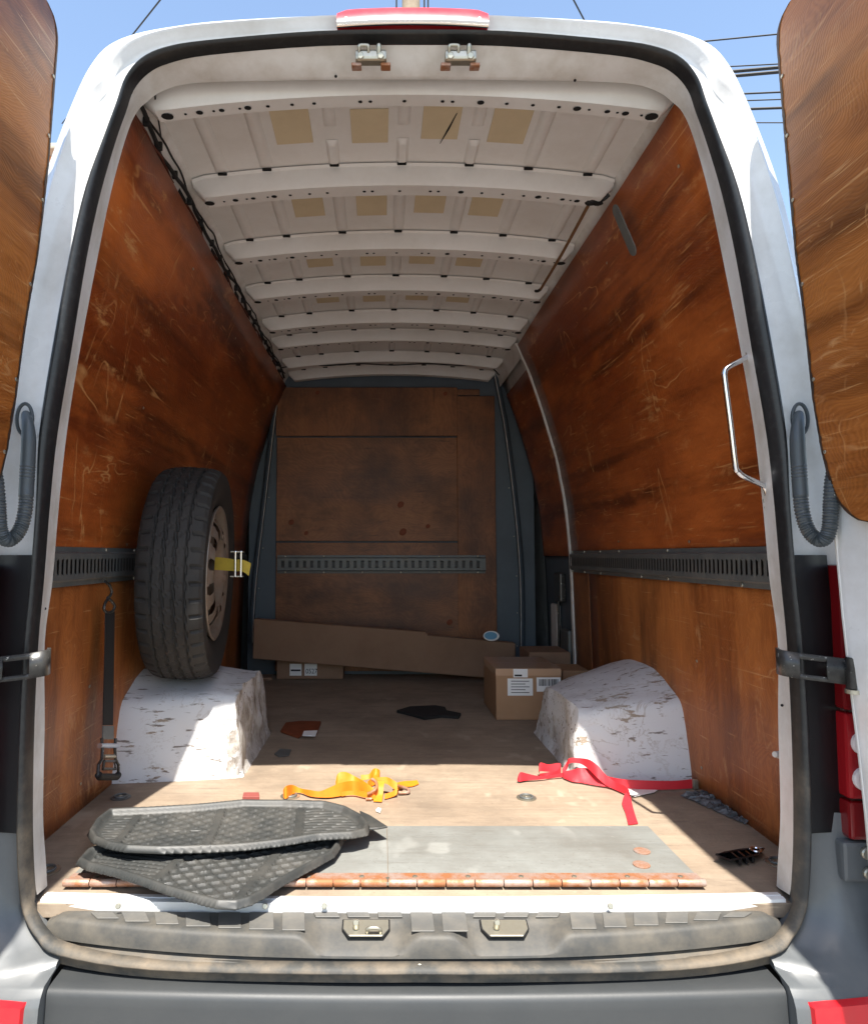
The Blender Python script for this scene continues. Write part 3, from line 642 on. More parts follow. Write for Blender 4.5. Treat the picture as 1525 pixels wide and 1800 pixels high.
for i in range(41):
    x = -.795 + 1.59 * i / 40; b = -.02 * (1 - (x / .795) ** 2)
    rows.append([Vector((x, .124 + b, .0015)), Vector((x, .122 + b, .006)), Vector((x, .108 + b, .0072)), Vector((x, .106 + b, .004)), Vector((x, .102 + b, .0072)), Vector((x, .090 + b, .006)), Vector((x, .088 + b, -.006)), Vector((x, .092 + b, -.02))])
grid('sill_strip', rows, M['white'], van, autos=30)
for x in (208, 466, 570, 1072): v, f = disc(at(x, 1593, Z=.006), .006, (0, -1, .3), .004, 8); mesh('sill_screw', v, f, M['steel'], van)
grid('sill_pan', [[Vector((x, .12, -.03)), Vector((x, .085, -.058)), Vector((x, -.022 + .10 * (abs(x) / .8) ** 4, -.062)), Vector((x, -.024 + .10 * (abs(x) / .8) ** 4, -.09))] for x in [-.80 + i * .05 for i in range(33)]], M['seal_dusty'], van)
# entry step of ribbed plastic with two scoops for the lower latches
S1, S2 = -.112, .190      # centres of the scoops
def scoop(x): return max(sm(.126, .066, abs(x - S1)), sm(.121, .066, abs(x - S2)))
def yfr(x): return -.020 + .075 * (abs(x) / .76) ** 2.6
rows = []
for i in range(141):
    x = -.765 + 1.53 * i / 140; s_ = scoop(x); yf = yfr(x); e = sm(.765, .735, abs(x)); z0 = -.012
    d = [(.090, z0 - .004), (.066, z0), (.050, z0 - .002 * s_), (.046, z0 - .006 * s_), (.030, z0 - .012 * s_), (.012, z0 - .021 * s_), (yf + .012, z0 - .030 * s_), (yf + .004, z0 - .002 - .033 * s_), (yf, z0 - .008 - .030 * s_), (yf - .003, z0 - .028 - .008 * s_), (yf - .004, -.052), (yf + .012, -.058)]
    rows.append([Vector((x, max(y, yf + .013 + .0012 * (6 - k)) if k < 6 else y, z - .012 * (1 - e))) for k, (y, z) in enumerate(d)])
stp = grid('entry_step', rows, M['step'], van, autos=45)
i = 0; x = -.735
while x < .73:
    wd = .050 if i % 2 == 0 else .046; xc = x + wd / 2; s_ = scoop(xc); y0 = yfr(xc) + .016; sk = .018 * math.copysign(1, xc) * abs(xc)
    yb = .068
    if s_ > .25: y0 = .050
    if yb - y0 > .012:
        prism('step_tread', [Vector((x + (-sk if 1 else 0), y0, -.0118)), Vector((x + wd - sk, y0, -.0118)), Vector((x + wd + sk, yb, -.0118)), Vector((x + sk, yb, -.0118))], Vector((0, 0, .0028)), M['tread'], stp, .0008)
    x += wd + .018; i += 1
for cx, loopy in ((643, True), (887, False)):
    c = at(cx, 1633, Z=-.02); lt = empty('lower_latch', None, None, None, c); setp(lt, van)
    pts = [Vector((c.x + u * .046, c.y + v_ * .02, -.0155 - .0105 * (1 - v_) / 2)) for u, v_ in ((-1, 1), (-1, -.1), (-.72, -1), (.72, -1), (1, -.1), (1, 1))]
    prism('slot', [p + Vector((0, 0, -.0005)) for p in [Vector((c.x + (p.x - c.x) * 1.07, c.y + (p.y - c.y) * 1.1 + .001, p.z)) for p in pts]], Vector((0, 0, .003)), M['hole_shade'], lt, .0005)
    prism('latch_plate', [p + Vector((0, -.002, .002)) for p in pts], Vector((0, 0, .0025)), M['steel'], lt, .0008)
    q = c + Vector((-.020 if loopy else -.018, -.004, .004)); tube('latch_pin', [q, q + Vector((0, -.004, .010)), q + Vector((0, -.010, .016)), q + Vector((0, -.014, .017))], lambda t: .0065 if t < .8 else .005, M['steel'], lt, 10)
    if loopy:
        q = c + Vector((.016, -.018, .0)); tube('latch_loop', spline([q + Vector((-.012, .006, -.004)), q + Vector((-.012, -.004, .012)), q + Vector((.012, -.004, .012)), q + Vector((.012, .006, -.004))], 4), .004, M['steel'], lt, 8)
# rear bumper: dark centre, painted corners, red reflectors
bx = .716
prof = [(.06, -.100), (-.028, -.100), (-.048, -.101), (-.056, -.105), (-.060, -.114), (-.061, -.13), (-.078, -.30), (-.07, -.40), (.05, -.42)]
bump = grid('bumper', [[Vector((x, y + .02 * (abs(x) / bx) ** 2, z)) for y, z in prof] for x in [-bx + 2 * bx * i / 24 for i in range(25)]], M['plastic'], van, autos=60)
v, f = disc(at(737, 1703, Y=-.030), .008, (0, -1, .3), .003, 14); mesh('drain_bolt', v, f, M['steel'], bump)
for s in (-1, 1):
    cp = []
    zp = [(.20, .046), (.12, .042), (.06, .034), (.01, .018), (-.03, .004), (-.06, -.018), (-.085, -.043), (-.10, -.058), (-.112, -.066), (-.14, -.073), (-.30, -.088), (-.42, -.078)]
    for z, y in spline([(0, y, z) for z, y in zp], 3) and [(p.z, p.y) for p in spline([(0, y, z) for z, y in zp], 3)]:
        k = sm(-.02, -.10, z); zr2 = sorted([(p.z, -p.x, p.y) for p in spline(R2[2:9], 4)]); xin = max(.718, interp([(a, b) for a, b, _ in zr2], z) - .004); yin = interp([(a, d) for a, _, d in zr2], z) + .010
        g_ = lambda u: max(0, yin - y) * (1 - sm(0, .45, u)) if z > zr2[0][0] - .012 else 0
        row = [Vector((s * xin, y + g_(0) + .035, z)), Vector((s * xin, y + g_(0) + .004, z))]
        for j in range(1, 9):
            u = j / 8; x = xin + (.95 - xin) * u; row.append(Vector((s * x, y + g_(u) + .012 * u * u + .010 * math.sin(u * 5) * (1 - k) * .6, z)))
        for j in range(1, 7):
            q = j / 6 * 1.57; row.append(Vector((s * (.95 + .07 * math.sin(q)), y + .012 + .09 * (1 - math.cos(q)), z)))
        row.append(Vector((s * 1.02, .5, z))); cp.append(row)
    co = grid('bumper_corner', cp, M['corner'], van, autos=60)
    rr = []
    for z in (-.108, -.112, -.15, -.185, -.19):
        yb = interp([(-.42, -.078), (-.30, -.088), (-.14, -.073), (-.10, -.066)], z)
        rr.append([Vector((s * x, yb + .012 * ((x - .73) / .22) ** 2 - (.010 if (0 < j < 6 and -.186 <= z <= -.11) else -.004), z + (.012 * (x - .745) / .2))) for j, x in enumerate((.742, .746, .80, .85, .90, .940, .944))])
    grid('reflector', rr, M['red_refl'], co, autos=30)
    # tail light stack on the body corner
    tl_ = empty('tail_light', None, None, None, (s * .98, .06, .45)); setp(tl_, van)
    for z0, z1, mt in ((.155, .232, 'red_lens'), (.237, .412, 'red_mid'), (.417, .50, 'red_lens'), (.505, .72, 'red_lens')):
        box('lens', (s * .955 - .060, .022, z0), (s * .955 + .060, .11, z1), M[mt], tl_, .008)
    for zc in (.280, .352):
        v, f = disc((s * .925, .021, zc), .024, (0, -1, 0), .010, 18); mesh('lamp', v, f, M['clear_lens'], tl_, True, 50)
    # hinge bracket below the light
    c = Vector((s * .925, .03, .11)); br = box('hinge_bracket', (c.x - .045, .026, .070), (c.x + .045, .07, .150), M['corner'], van, .008)
    for dx, dz in ((.0, .02), (.003, -.02)): v, f = disc((c.x + s * dx, .025, .11 + dz), .012, (0, -1, 0), .008, 12); mesh('bolt', v, f, M['steel'], br)

# ---- rear doors, opened square to the body
DE = [(1358, 20), (1365, 110), (1380, 290), (1395, 450), (1410, 560), (1425, 700), (1440, 790), (1455, 850), (1468, 950), (1480, 1080), (1493, 1200), (1508, 1320), (1522, 1450)]
edge = [at(x, y, Y=-.02) for x, y in DE]
ez = sorted([(p.z, p.x) for p in edge]); ez = [(-.12, ez[0][1] + .012)] + ez + [(1.95, ez[-1][1] - .03)]
def dx_(z, s=1): return interp(ez, z) - (.018 * sm(1.0, 1.6, z) if s < 0 else 0)
for s in (-1, 1):
    dr = empty('rear_door', None, None, None, (s * .85, -.1, .0)); setp(dr, van)
    zs = [-.10 + i * .065 for i in range(31)]
    rows = []
    for z in zs:
        x = dx_(z, s); c = sm(1.86, 1.70, z)
        w_ = .002 + .014 * sm(.78, .84, z); rows.append([Vector((s * (x + .11), -.006, z)), Vector((s * (x + w_ + .012), -.004, z)), Vector((s * (x + w_), -.016, z)), Vector((s * (x + w_), -.034, z)), Vector((s * (x + .03), -.12, z)), Vector((s * (x + .03), -.72, z)), Vector((s * (x + .12), -.76, z)), Vector((s * (x + .15), -.02, z))])
    grid('door_shell', rows, M['white'], dr, close_v=True, autos=40)
    # plywood lining sheet, its lower corner rounded, upper corner nipped
    zb, zt = .80, 1.88; rows = []
    n = 150
    for i in range(n + 1):
        z = zb + (zt - zb) * i / n; d = 0
        if z < zb + .11: t = 1 - (z - zb) / .11; d = .11 * (1 - math.sqrt(max(0, 1 - t * t)))
        if z > zt - .05: t = 1 - (zt - z) / .05; d = max(d, .05 * (1 - math.sqrt(max(0, 1 - t * t))))
        jag = .0012 * noise.noise(Vector((z * 90, s, 0)))
        y0 = -.022 - d + jag; x = dx_(z, s)
        rows.append([Vector((s * (x + .012), y0, z)), Vector((s * (x + .001), y0 - .001, z)), Vector((s * x, y0 - .004, z))] + [Vector((s * x, y0 - .004 - k, z)) for k in (.05, .12, .22, .35, .5, .68)])
    lin = grid('plywood_lining', [[p.copy() for p in r[2:]] for r in rows], M['ply_door'], dr, autos=50)
    grid('frayed_edge', [[r[0], r[1] + Vector((-s * .001, 0, 0)), r[2] + Vector((-s * .0012, -.004 - .006 * abs(noise.noise(Vector((r[2].z * 16, s * 3, 1)))) - .006 * abs(noise.noise(Vector((r[2].z * 120, s * 3, 4)))), 0))] for r in rows], M['door_edge'], lin)
    tube('edge_rubber', [Vector((s * (dx_(z, s) + .014), -.014, z)) for z in zs if z > .78], .006, M['rubber'], dr, 8)
    for z in (.86, .95, 1.10, 1.3, 1.48, 1.62, 1.75): v, f = disc((s * (dx_(z, s) - .0005), -.035, z), .0042, (-s, 0, 0), .002, 8); mesh('screw', v, f, M['steel'], lin)
    tube('edge_seal', [Vector((s * (dx_(z, s) + .004), -.018, z)) for z in zs if z < .82], .004, M['white_in'], dr, 6)
    # black hinge strap with its window
    hg = empty('door_hinge', None, None, None, (s * .86, -.09, .5)); setp(hg, van)
    HP = [at(x, y, Y=d + .055) for x, y, d in ((1366, 1160, .004), (1368, 1163, -.022), (1378, 1166, -.042), (1395, 1169, -.052), (1415, 1172, -.058), (1440, 1175, -.062), (1465, 1178, -.066), (1490, 1181, -.07), (1530, 1185, -.074), (1560, 1188, -.076))]
    HP = spline([Vector((s * p.x, p.y, p.z)) for p in HP], 4); hh = .026
    V, Fc = [], []
    for a, b in zip(HP, HP[1:]):
        m_ = abs((a.x + b.x) / 2); win = .788 < m_ < .838
        e = 1 - .25 * sm(.735, .720, m_)
        for z0, z1 in (((-1, -.62), (.55, 1)) if win else ((-1, 1),)):
            k = len(V); V += [a + Vector((0, 0, hh * z0 * e)), b + Vector((0, 0, hh * z0 * e)), b + Vector((0, 0, hh * z1 * e)), a + Vector((0, 0, hh * z1 * e))]; Fc.append((k, k + 1, k + 2, k + 3))
    st = mesh('strap', V, Fc, M['black_metal'], hg, True, 40)
    bmm = bmesh.new(); bmm.from_mesh(st.data); bmesh.ops.remove_doubles(bmm, verts=bmm.verts, dist=.0004); bmesh.ops.recalc_face_normals(bmm, faces=bmm.faces); bmm.to_mesh(st.data); bmm.free()
    md = st.modifiers.new('thick', 'SOLIDIFY'); md.thickness = .007; md.offset = 0
    c = at(1500, 1180, Y=-.023); c = Vector((s * c.x, c.y, c.z))
    tube('barrel', [c + Vector((0, 0, -.036)), c + Vector((0, 0, -.034)), c + Vector((0, 0, .026)), c + Vector((0, 0, .028))], lambda t: .0145 if .01 < t < .99 else .012, M['black_metal'], hg, 14)
    tube('collar', [c + Vector((0, 0, -.044)), c + Vector((0, 0, -.036))], .017, M['steel'], hg, 14)
    # wiring hose from the pillar to the door
    hz = empty('door_hose', None, None, None, (s * .79, -.02, .9)); setp(hz, van)
    D = [(1404, 726, -.004), (1402, 745, -.022), (1401, 770, -.028), (1402, 800, -.03), (1404, 830, -.032), (1406, 862, -.034), (1408, 890, -.040), (1414, 918, -.048), (1424, 938, -.058), (1438, 949, -.070), (1450, 946, -.082), (1457, 930, -.090), (1459, 905, -.090), (1460, 880, -.086), (1462, 850, -.080), (1466, 825, -.074)]
    HPt = spline([Vector((s * p.x, p.y, p.z)) for p in [at(x, y, Y=d + .06) for x, y, d in D]], 16)
    def hr(t):
        if t < .14: return .007 + .008 * math.sqrt(t / .14)
        if t < .36: return .015 + (.0010 * math.sin(t * 520) if .24 < t < .30 else 0)
        return .0138 + .0014 * math.sin(t * 460)
    tube('hose', HPt, hr, M['hose'], hz, 14)
    g = at(1404, 742, Y=0.064); g = Vector((s * g.x, .064, g.z)); gp = [g + Vector((s * .017 * math.sin(t), -.004, .034 * math.cos(t) + .006)) for t in [k * 2 * math.pi / 28 for k in range(29)]]
    tube('grommet', gp, .004, M['hose'], hz, 8)

# road wheels under the body (only hinted at from the side)
def tyre_mesh(rout=.378, wid=.20):
    # section across the tread, x from -w/2 to w/2
    sec = []
    hw = wid / 2
    for i in range(9): t = i / 8; sec.append((-hw * (.80 + .26 * math.sin(math.pi * t * .62)), .235 + (rout - .022 - .235) * t, 0))
    nt_ = 44
    for i in range(nt_ + 1):
        u = -1 + 2 * i / nt_; sec.append((u * hw * .93, rout - .012 * abs(u) ** 3.2, 1))
    for i in range(9): t = 1 - i / 8; sec.append((hw * (.80 + .26 * math.sin(math.pi * t * .62)), .235 + (rout - .022 - .235) * t, 0))
    rows = []
    N = 264
    for a in range(N):
        th = 2 * math.pi * a / N; row = []
        for x, r, tr in sec:
            if tr:
                u = x / hw; d = 0
                for gi, g in enumerate((-.52, -.17, .17, .52)):
                    z = .018 * (1 if (a // 3 + gi) % 2 else -1)
                    if abs(u - g - z) < .034: d = .008
                if abs(u) > .66 and (a % 6 == 0): d = .008
                if abs(u) <= .5 and (a + int((u + 1) * 9)) % 6 == 0: d = max(d, .002)
                pass
                r = r - d
            elif r > rout - .05 and a % 6 == 0: r = r - .003
            row.append(Vector((x, r * math.cos(th), r * math.sin(th))))
        rows.append(row)
    n = len(rows[0]); V = [p for r in rows for p in r]; Fc = []
    for i in range(N):
        for j in range(n - 1): Fc.append((i * n + j, i * n + j + 1, (i + 1) % N * n + j + 1, (i + 1) % N * n + j))
    me = bpy.data.meshes.new('tyre'); me.from_pydata(V, [], Fc); me.materials.append(M['tyre']); return me
def rim_mesh():
    pr = [(-.085, .240), (-.095, .236), (-.08, .222), (-.04, .205), (.05, .205), (.085, .222), (.098, .236), (.094, .242), (.084, .233), (.060, .212), (.052, .200), (.078, .190), (.092, .172), (.100, .155), (.102, .138), (.100, .122), (.088, .108), (.066, .095), (.056, .07), (.050, .055), (.060, .045), (.060, .0)]
    N = 180; V, Fc = [], []
    for a in range(N):
        th = 2 * math.pi * a / N
        for x, r in pr: V.append((x, r * math.cos(th), r * math.sin(th)))
    n = len(pr)
    for a in range(N):
        for j in range(n - 1):
            r = (pr[j][1] + pr[j + 1][1]) / 2; q = (a % 15) - 7
            if 11 <= j <= 14 and abs(q) < (2.6 if j in (11, 14) else 4.0): continue
            Fc.append((a * n + j, a * n + j + 1, (a + 1) % N * n + j + 1, (a + 1) % N * n + j))
    me = bpy.data.meshes.new('rim'); me.from_pydata(V, [], Fc); me.materials.append(M['rim']); return me
TY, RM = tyre_mesh(), rim_mesh()
for me in (RM,): me.polygons.foreach_set('use_smooth', [True] * len(me.polygons))
for s in (-1, 1):
    wh = empty('road_wheel', None, None, None, (s * .86, 1.3, GZ + .378)); setp(wh, van)
    for nm, me in (('tyre', TY), ('rim', RM)):
        o = bpy.data.objects.new(nm, me); COL.objects.link(o); o.parent = wh; o.rotation_euler = (0, 0, 0 if s > 0 else math.pi)

# ------------------------------------------------------------------ loose things in the load bay
sw = empty('spare_wheel', 'spare tyre on a bare steel rim standing on the left wheel arch', 'wheel', None, (-.742, 1.06, .305))
for nm, me in (('tyre', TY), ('rim', RM)):
    o = bpy.data.objects.new(nm, me); COL.objects.link(o); o.parent = sw; o.location = (-.01, 0, .374); o.rotation_euler = (R(4), R(1.5), R(4.5))
def ribbon_e(name, A, B, mat, parent, th=.0016, k=7, smooth=False):
    A, B = spline(A, k), spline(B, k)
    o = grid(name, [[a, a.lerp(b, .33), a.lerp(b, .66), b] for a, b in zip(A, B)], mat, parent, smooth)
    m = o.modifiers.new('thick', 'SOLIDIFY'); m.thickness = th; m.offset = 0; return o
# yellow strap pulled through the wheel
ys = empty('yellow_strap', 'short yellow webbing strap with steel buckle holding the spare wheel', 'strap', None, (-.58, 1.1, .66))
c = at(385, 992, Y=1.03)
def yx(u): return -.685 + u * .15
ribbon_e('webbing', [(yx(0), 1.07, c.z + .026), (yx(.3), 1.05, c.z + .024), (yx(.6), 1.03, c.z + .018), (yx(.85), 1.015, c.z + .016), (yx(1.05), 1.005, c.z + .004)], [(yx(0), 1.07, c.z - .020), (yx(.3), 1.05, c.z - .022), (yx(.6), 1.03, c.z - .024), (yx(.85), 1.015, c.z - .026), (yx(1.0), 1.005, c.z - .040)], M['yellow_web'], ys, .003)
for dx in (0, .020): box('buckle_bar', (-.585 + dx, .995, c.z - .045), (-.578 + dx, 1.004, c.z + .048), M['chrome'], ys, .003)
for dz in (-.045, .042): box('buckle_side', (-.600, .998, c.z + dz), (-.556, 1.03, c.z + dz + .005), M['steel'], ys, .002)
# black ratchet strap hanging from the left track
bs = empty('ratchet_strap', 'black ratchet strap hanging by a steel hook from the left wall track', 'strap', None, (-.90, .58, .05))
Yb = .60; Xb = -.885
def lw(px, py, x=Xb): return at(px, py, X=x)
hk = [(185, 1022), (193, 1030), (196, 1042), (190, 1052), (184, 1062), (183, 1072), (190, 1077), (199, 1073), (201, 1064), (195, 1056), (189, 1051)]
tube('hook', spline([lw(x, y) for x, y in hk], 5), .0045, M['black_metal'], bs, 8)
y0_ = lw(193, 1075).y
ribbon_e('webbing', [lw(185, 1075), lw(184, 1150), lw(182, 1220), lw(181, 1275)], [lw(201, 1075), lw(200, 1150), lw(199, 1220), lw(198, 1275)], M['black_web'], bs, .003)
def bar(name, a, b, r, mat): return tube(name, [lw(*a, Xb + .012), lw(*b, Xb + .012)], r, mat, bs, 8)
ribbon_e('release_plate', [lw(181, 1276, Xb + .006), lw(180, 1300, Xb + .008)], [lw(199, 1276, Xb + .006), lw(199, 1300, Xb + .008)], M['track'], bs, .004)
bar('axle', (175, 1311), (206, 1311), .008, M['chrome'])
for xx in (179, 203): tube('side_plate', [lw(xx, 1298, Xb + .010), lw(xx + (1 if xx < 190 else -1), 1318, Xb + .012), lw(xx, 1335, Xb + .015), lw(xx + (-6 if xx < 190 else 5), 1345, Xb + .02), lw(xx + (-7 if xx < 190 else 5), 1366, Xb + .022)], .0048, M['black_metal'], bs, 8)
bar('cross_bar', (182, 1330), (201, 1330), .006, M['steel'])
tube('handle_frame', [lw(x, y, Xb + .018) for x, y in ((183, 1338), (181, 1352), (203, 1352), (201, 1338), (183, 1338))], .004, M['black_metal'], bs, 8)
tube('handle_grip', [lw(173, 1362, Xb + .024), lw(175, 1366, Xb + .024), lw(205, 1366, Xb + .024), lw(208, 1362, Xb + .024)], .010, M['black_web'], bs, 10)

# ---- rubber floor mats
def inpoly(x, y, P):
    c = False
    for i in range(len(P)):
        a, b = P[i], P[i - 1]
        if (a.y > y) != (b.y > y) and x < (b.x - a.x) * (y - a.y) / (b.y - a.y) + a.x: c = not c
    return c
def dist(x, y, P):
    p = Vector((x, y)); d = 9
    for i in range(len(P)):
        a, b = Vector((P[i].x, P[i].y)), Vector((P[i - 1].x, P[i - 1].y)); t = max(0, min(1, (p - a).dot(b - a) / max(1e-9, (b - a).length_squared))); d = min(d, (p - a - (b - a) * t).length)
    return d
def tri(x): x = x % 1; return min(x, 1 - x) * 2
def floor_mat(label, P, base, zone, rim=.016, step=.0034):
    """moulded tray mat: rim following the outline, ribs and tread pattern as relief"""
    x0, x1 = min(p.x for p in P), max(p.x for p in P); y0, y1 = min(p.y for p in P), max(p.y for p in P)
    nx, ny = int((x1 - x0) / step), int((y1 - y0) / step); idx = {}; V, Fc = [], []
    for i in range(nx + 1):
        for j in range(ny + 1):
            x, y = x0 + i * step, y0 + j * step; ins = inpoly(x, y, P); d = dist(x, y, P)
            if not ins and d > step * .75: continue
            if not ins:   # pull onto the outline
                best = None; p = Vector((x, y))
                for q in range(len(P)):
                    a, b = Vector((P[q].x, P[q].y)), Vector((P[q - 1].x, P[q - 1].y)); t = max(0, min(1, (p - a).dot(b - a) / max(1e-9, (b - a).length_squared))); c_ = a + (b - a) * t
                    if best is None or (c_ - p).length < (best - p).length: best = c_
                x, y = best.x, best.y; d = 0
            h = rim * sm(.024, .012, d) - rim * .9 * sm(.008, 0, d)
            if d > .026: h += zone(x, y) * sm(.026, .032, d)
            elif .020 < d < .026: h += .0015
            idx[i, j] = len(V); V.append(Vector((x, y, base(x, y) + h)))
    for (i, j), k in idx.items():
        q = [idx.get((i + 1, j)), idx.get((i + 1, j + 1)), idx.get((i, j + 1))]
        if None not in q: Fc.append((k, *q))
        elif sum(a is not None for a in q) == 2: Fc.append(tuple([k] + [a for a in q if a is not None]))
    o = mesh('floor_mat', V, Fc, M['mat'], None, True, 60, fix=False)
    m = o.modifiers.new('thick', 'SOLIDIFY'); m.thickness = .005; m.offset = -1
    return tag(o, label, 'floor mat', 'rubber floor mats at the sill')
def zone(x, y, ux, ang, L_):
    c, s = math.cos(ang), math.sin(ang); u, v = x * c + y * s - ux, -x * s + y * c
    if abs(u % L_ - L_ / 2) > L_ / 2 - .010: return .0065                       # cross ribs
    k = int(math.floor(u / L_)) % 3
    if k == 1: return .0035 * sm(.2, .5, tri(v * 62))                         # long ribs
    a, b = (u + v * 1.3) * 22, (u - v * 1.3) * 22                                # diamonds
    return .0048 * max(sm(.26, .12, tri(a)), sm(.26, .12, tri(b))) 
up = [(190, 1431), (262, 1427), (336, 1421), (427, 1411), (500, 1411), (572, 1414), (610, 1421), (640, 1433), (651, 1446), (647, 1459), (620, 1466), (560, 1472), (493, 1483), (430, 1491), (375, 1496), (277, 1503), (220, 1503), (185, 1497), (160, 1486), (152, 1470), (165, 1448)]
lowp = [(132, 1530), (150, 1510), (240, 1480), (400, 1470), (540, 1466), (607, 1474), (598, 1492), (588, 1506), (560, 1522), (528, 1540), (493, 1560), (465, 1580), (442, 1593), (415, 1601), (380, 1602), (340, 1594), (289, 1582), (240, 1566), (198, 1553), (150, 1541)]
LP = [at(x, y, Z=.030) for x, y in lowp]
def lbase(x, y): return .030 + .012 * sm(.12, .05, y) * 0 + .004 * math.sin(x * 9) + .012 * sm(-.35, -.75, x)
floor_mat('lower rubber car mat with one corner hanging over the white sill', LP, lbase, lambda x, y: zone(x, y, -.36, R(-12), .20))
UP = [at(x, y, Z=.062) for x, y in up]
def ubase(x, y): return .060 + .006 * math.sin(x * 7 + 1) + .005 * math.sin(y * 14) - .012 * sm(-.25, -.05, x)
floor_mat('upper long rubber car mat lying across the other mat', UP, ubase, lambda x, y: zone(x, y, -.46, R(4), .21))
tp = [at(x, y, Z=.045) for x, y in ((632, 1428), (650, 1436), (681, 1456), (664, 1459), (640, 1460))]
o = prism('rubber_flap', tp, Vector((0, 0, .005)), M['mat'], None, .001); tag(o, 'small triangular rubber corner sticking out under the upper mat', 'rubber piece')
# ---- tangled straps
def standing(name, pts, mat, parent, z0=.006, th=.0016, k=7, lean=.25):
    A, B = [], []
    for i, (x, yt, yb, *zz) in enumerate(pts):
        z = zz[0] if zz else z0; b = at(x, yb, Z=z); a = at(x, yt, Y=b.y + lean * (yb - yt) * .0016 * (1 if i % 2 else .6)); A.append(a); B.append(b)
    return ribbon_e(name, A, B, mat, parent, th, k)
os_ = empty('orange_strap', 'tangled orange webbing strap with hooks on the sunlit floor', 'strap', None, at(610, 1390, Z=0))
W = M['orange_web']
standing('webbing', [(498, 1388, 1402), (503, 1382, 1404), (514, 1380, 1396), (528, 1386, 1394), (545, 1389, 1400), (562, 1391, 1402), (580, 1384, 1402), (600, 1376, 1399), (622, 1373, 1392), (642, 1378, 1398)], W, os_)
standing('webbing', [(590, 1374, 1386, .02), (594, 1360, 1378, .03), (606, 1357, 1376, .03), (622, 1364, 1382, .02), (640, 1374, 1393, .012), (654, 1384, 1403, .006), (666, 1390, 1402, .006)], W, os_, lean=.6)
standing('webbing', [(634, 1362, 1373, .03), (648, 1361, 1370, .035), (656, 1352, 1366, .035), (662, 1351, 1366, .035), (667, 1356, 1372, .03), (655, 1366, 1382, .024), (646, 1374, 1396, .012)], W, os_, lean=.7)
ribbon_e('webbing', [at(660, 1374, Z=.04), at(660, 1384, Z=.03), at(658, 1398, Z=.012), at(656, 1409, Z=.004)], [at(676, 1374, Z=.04), at(674, 1384, Z=.03), at(673, 1398, Z=.012), at(671, 1410, Z=.004)], W, os_)
standing('webbing', [(662, 1367, 1376, .035), (678, 1366, 1378, .035), (688, 1370, 1384, .028), (698, 1378, 1394, .015), (692, 1390, 1400, .006), (676, 1396, 1405, .004)], W, os_, lean=.5)
ribbon_e('webbing', [at(690, 1378, Z=.02), at(708, 1374, Z=.006), at(722, 1373, Z=.004), at(733, 1372, Z=.004)], [at(696, 1390, Z=.02), at(712, 1384, Z=.006), at(726, 1382, Z=.004), at(736, 1378, Z=.004)], W, os_)
standing('webbing', [(600, 1392, 1400, .006), (620, 1390, 1398, .006), (640, 1392, 1402, .006), (660, 1398, 1406, .005)], W, os_)
tube('hook', spline([at(x, y, Z=z) for x, y, z in ((654, 1370, .05), (661, 1376, .045), (661, 1386, .035), (653, 1393, .025), (646, 1396, .02))], 5), .005, M['rust'], os_, 8)
tube('hook', spline([at(x, y, Z=z) for x, y, z in ((696, 1381, .03), (706, 1384, .02), (717, 1388, .01), (717, 1393, .008), (706, 1394, .008), (700, 1393, .01))], 5), .005, M['rust'], os_, 8)
tube('hook', [at(643, 1405, Z=.006), at(653, 1405, Z=.006)], .005, M['rust'], os_, 8)
rs = empty('red_strap', 'bright red webbing strap tangled against the right wheel arch', 'strap', None, at(1040, 1380, Z=0))
W = M['red_web']
standing('webbing', [(909, 1369, 1373), (914, 1358, 1374), (926, 1360, 1372), (945, 1364, 1371), (968, 1363, 1368), (990, 1358, 1366)], W, rs)
standing('webbing', [(947, 1352, 1360, .01), (949, 1341, 1356, .02), (964, 1344, 1357, .015), (984, 1342, 1358, .015), (980, 1354, 1362, .01), (962, 1358, 1366, .008), (948, 1360, 1364, .006)], W, rs)
standing('webbing', [(988, 1352, 1364, .008), (996, 1340, 1352, .03), (1001, 1333, 1342, .05), (1020, 1333, 1343, .055), (1036, 1336, 1354, .045), (1050, 1346, 1368, .03), (1064, 1362, 1380, .012), (1080, 1374, 1388, .006), (1098, 1382, 1396, .006), (1105, 1389, 1400, .006)], W, rs, lean=.5)
standing('webbing', [(990, 1356, 1368), (1005, 1354, 1374), (1020, 1350, 1376), (1036, 1352, 1379), (1055, 1362, 1382), (1072, 1368, 1384)], W, rs, lean=.9)
standing('webbing', [(1050, 1360, 1374), (1072, 1366, 1380), (1095, 1370, 1385), (1130, 1372, 1388), (1180, 1373, 1388), (1216, 1370, 1386)], W, rs)
ribbon_e('webbing', [at(1100, 1392, Z=.012), at(1093, 1411, Z=.005), at(1099, 1430, Z=.003), at(1104, 1450, Z=.003)], [at(1106, 1392, Z=.012), at(1110, 1411, Z=.005), at(1115, 1430, Z=.003), at(1121, 1448, Z=.003)], W, rs)
c = at(1222, 1386, Z=.004); box('buckle', (c.x - .008, c.y - .006, .003), (c.x + .008, c.y + .006, .032), M['steel'], rs, .003)
o = prism('sunlit_patch', [at(x, y, Z=.004) for x, y in ((1082, 1379), (1160, 1386), (1150, 1393), (1115, 1401), (1100, 1394))], Vector((0, 0, .001)), M['paper'], None, 0); tag(o, 'flat white patch painted as sunlight under the red strap', 'paper')  # white sheet put in for the sunlit arch foot beside the strap
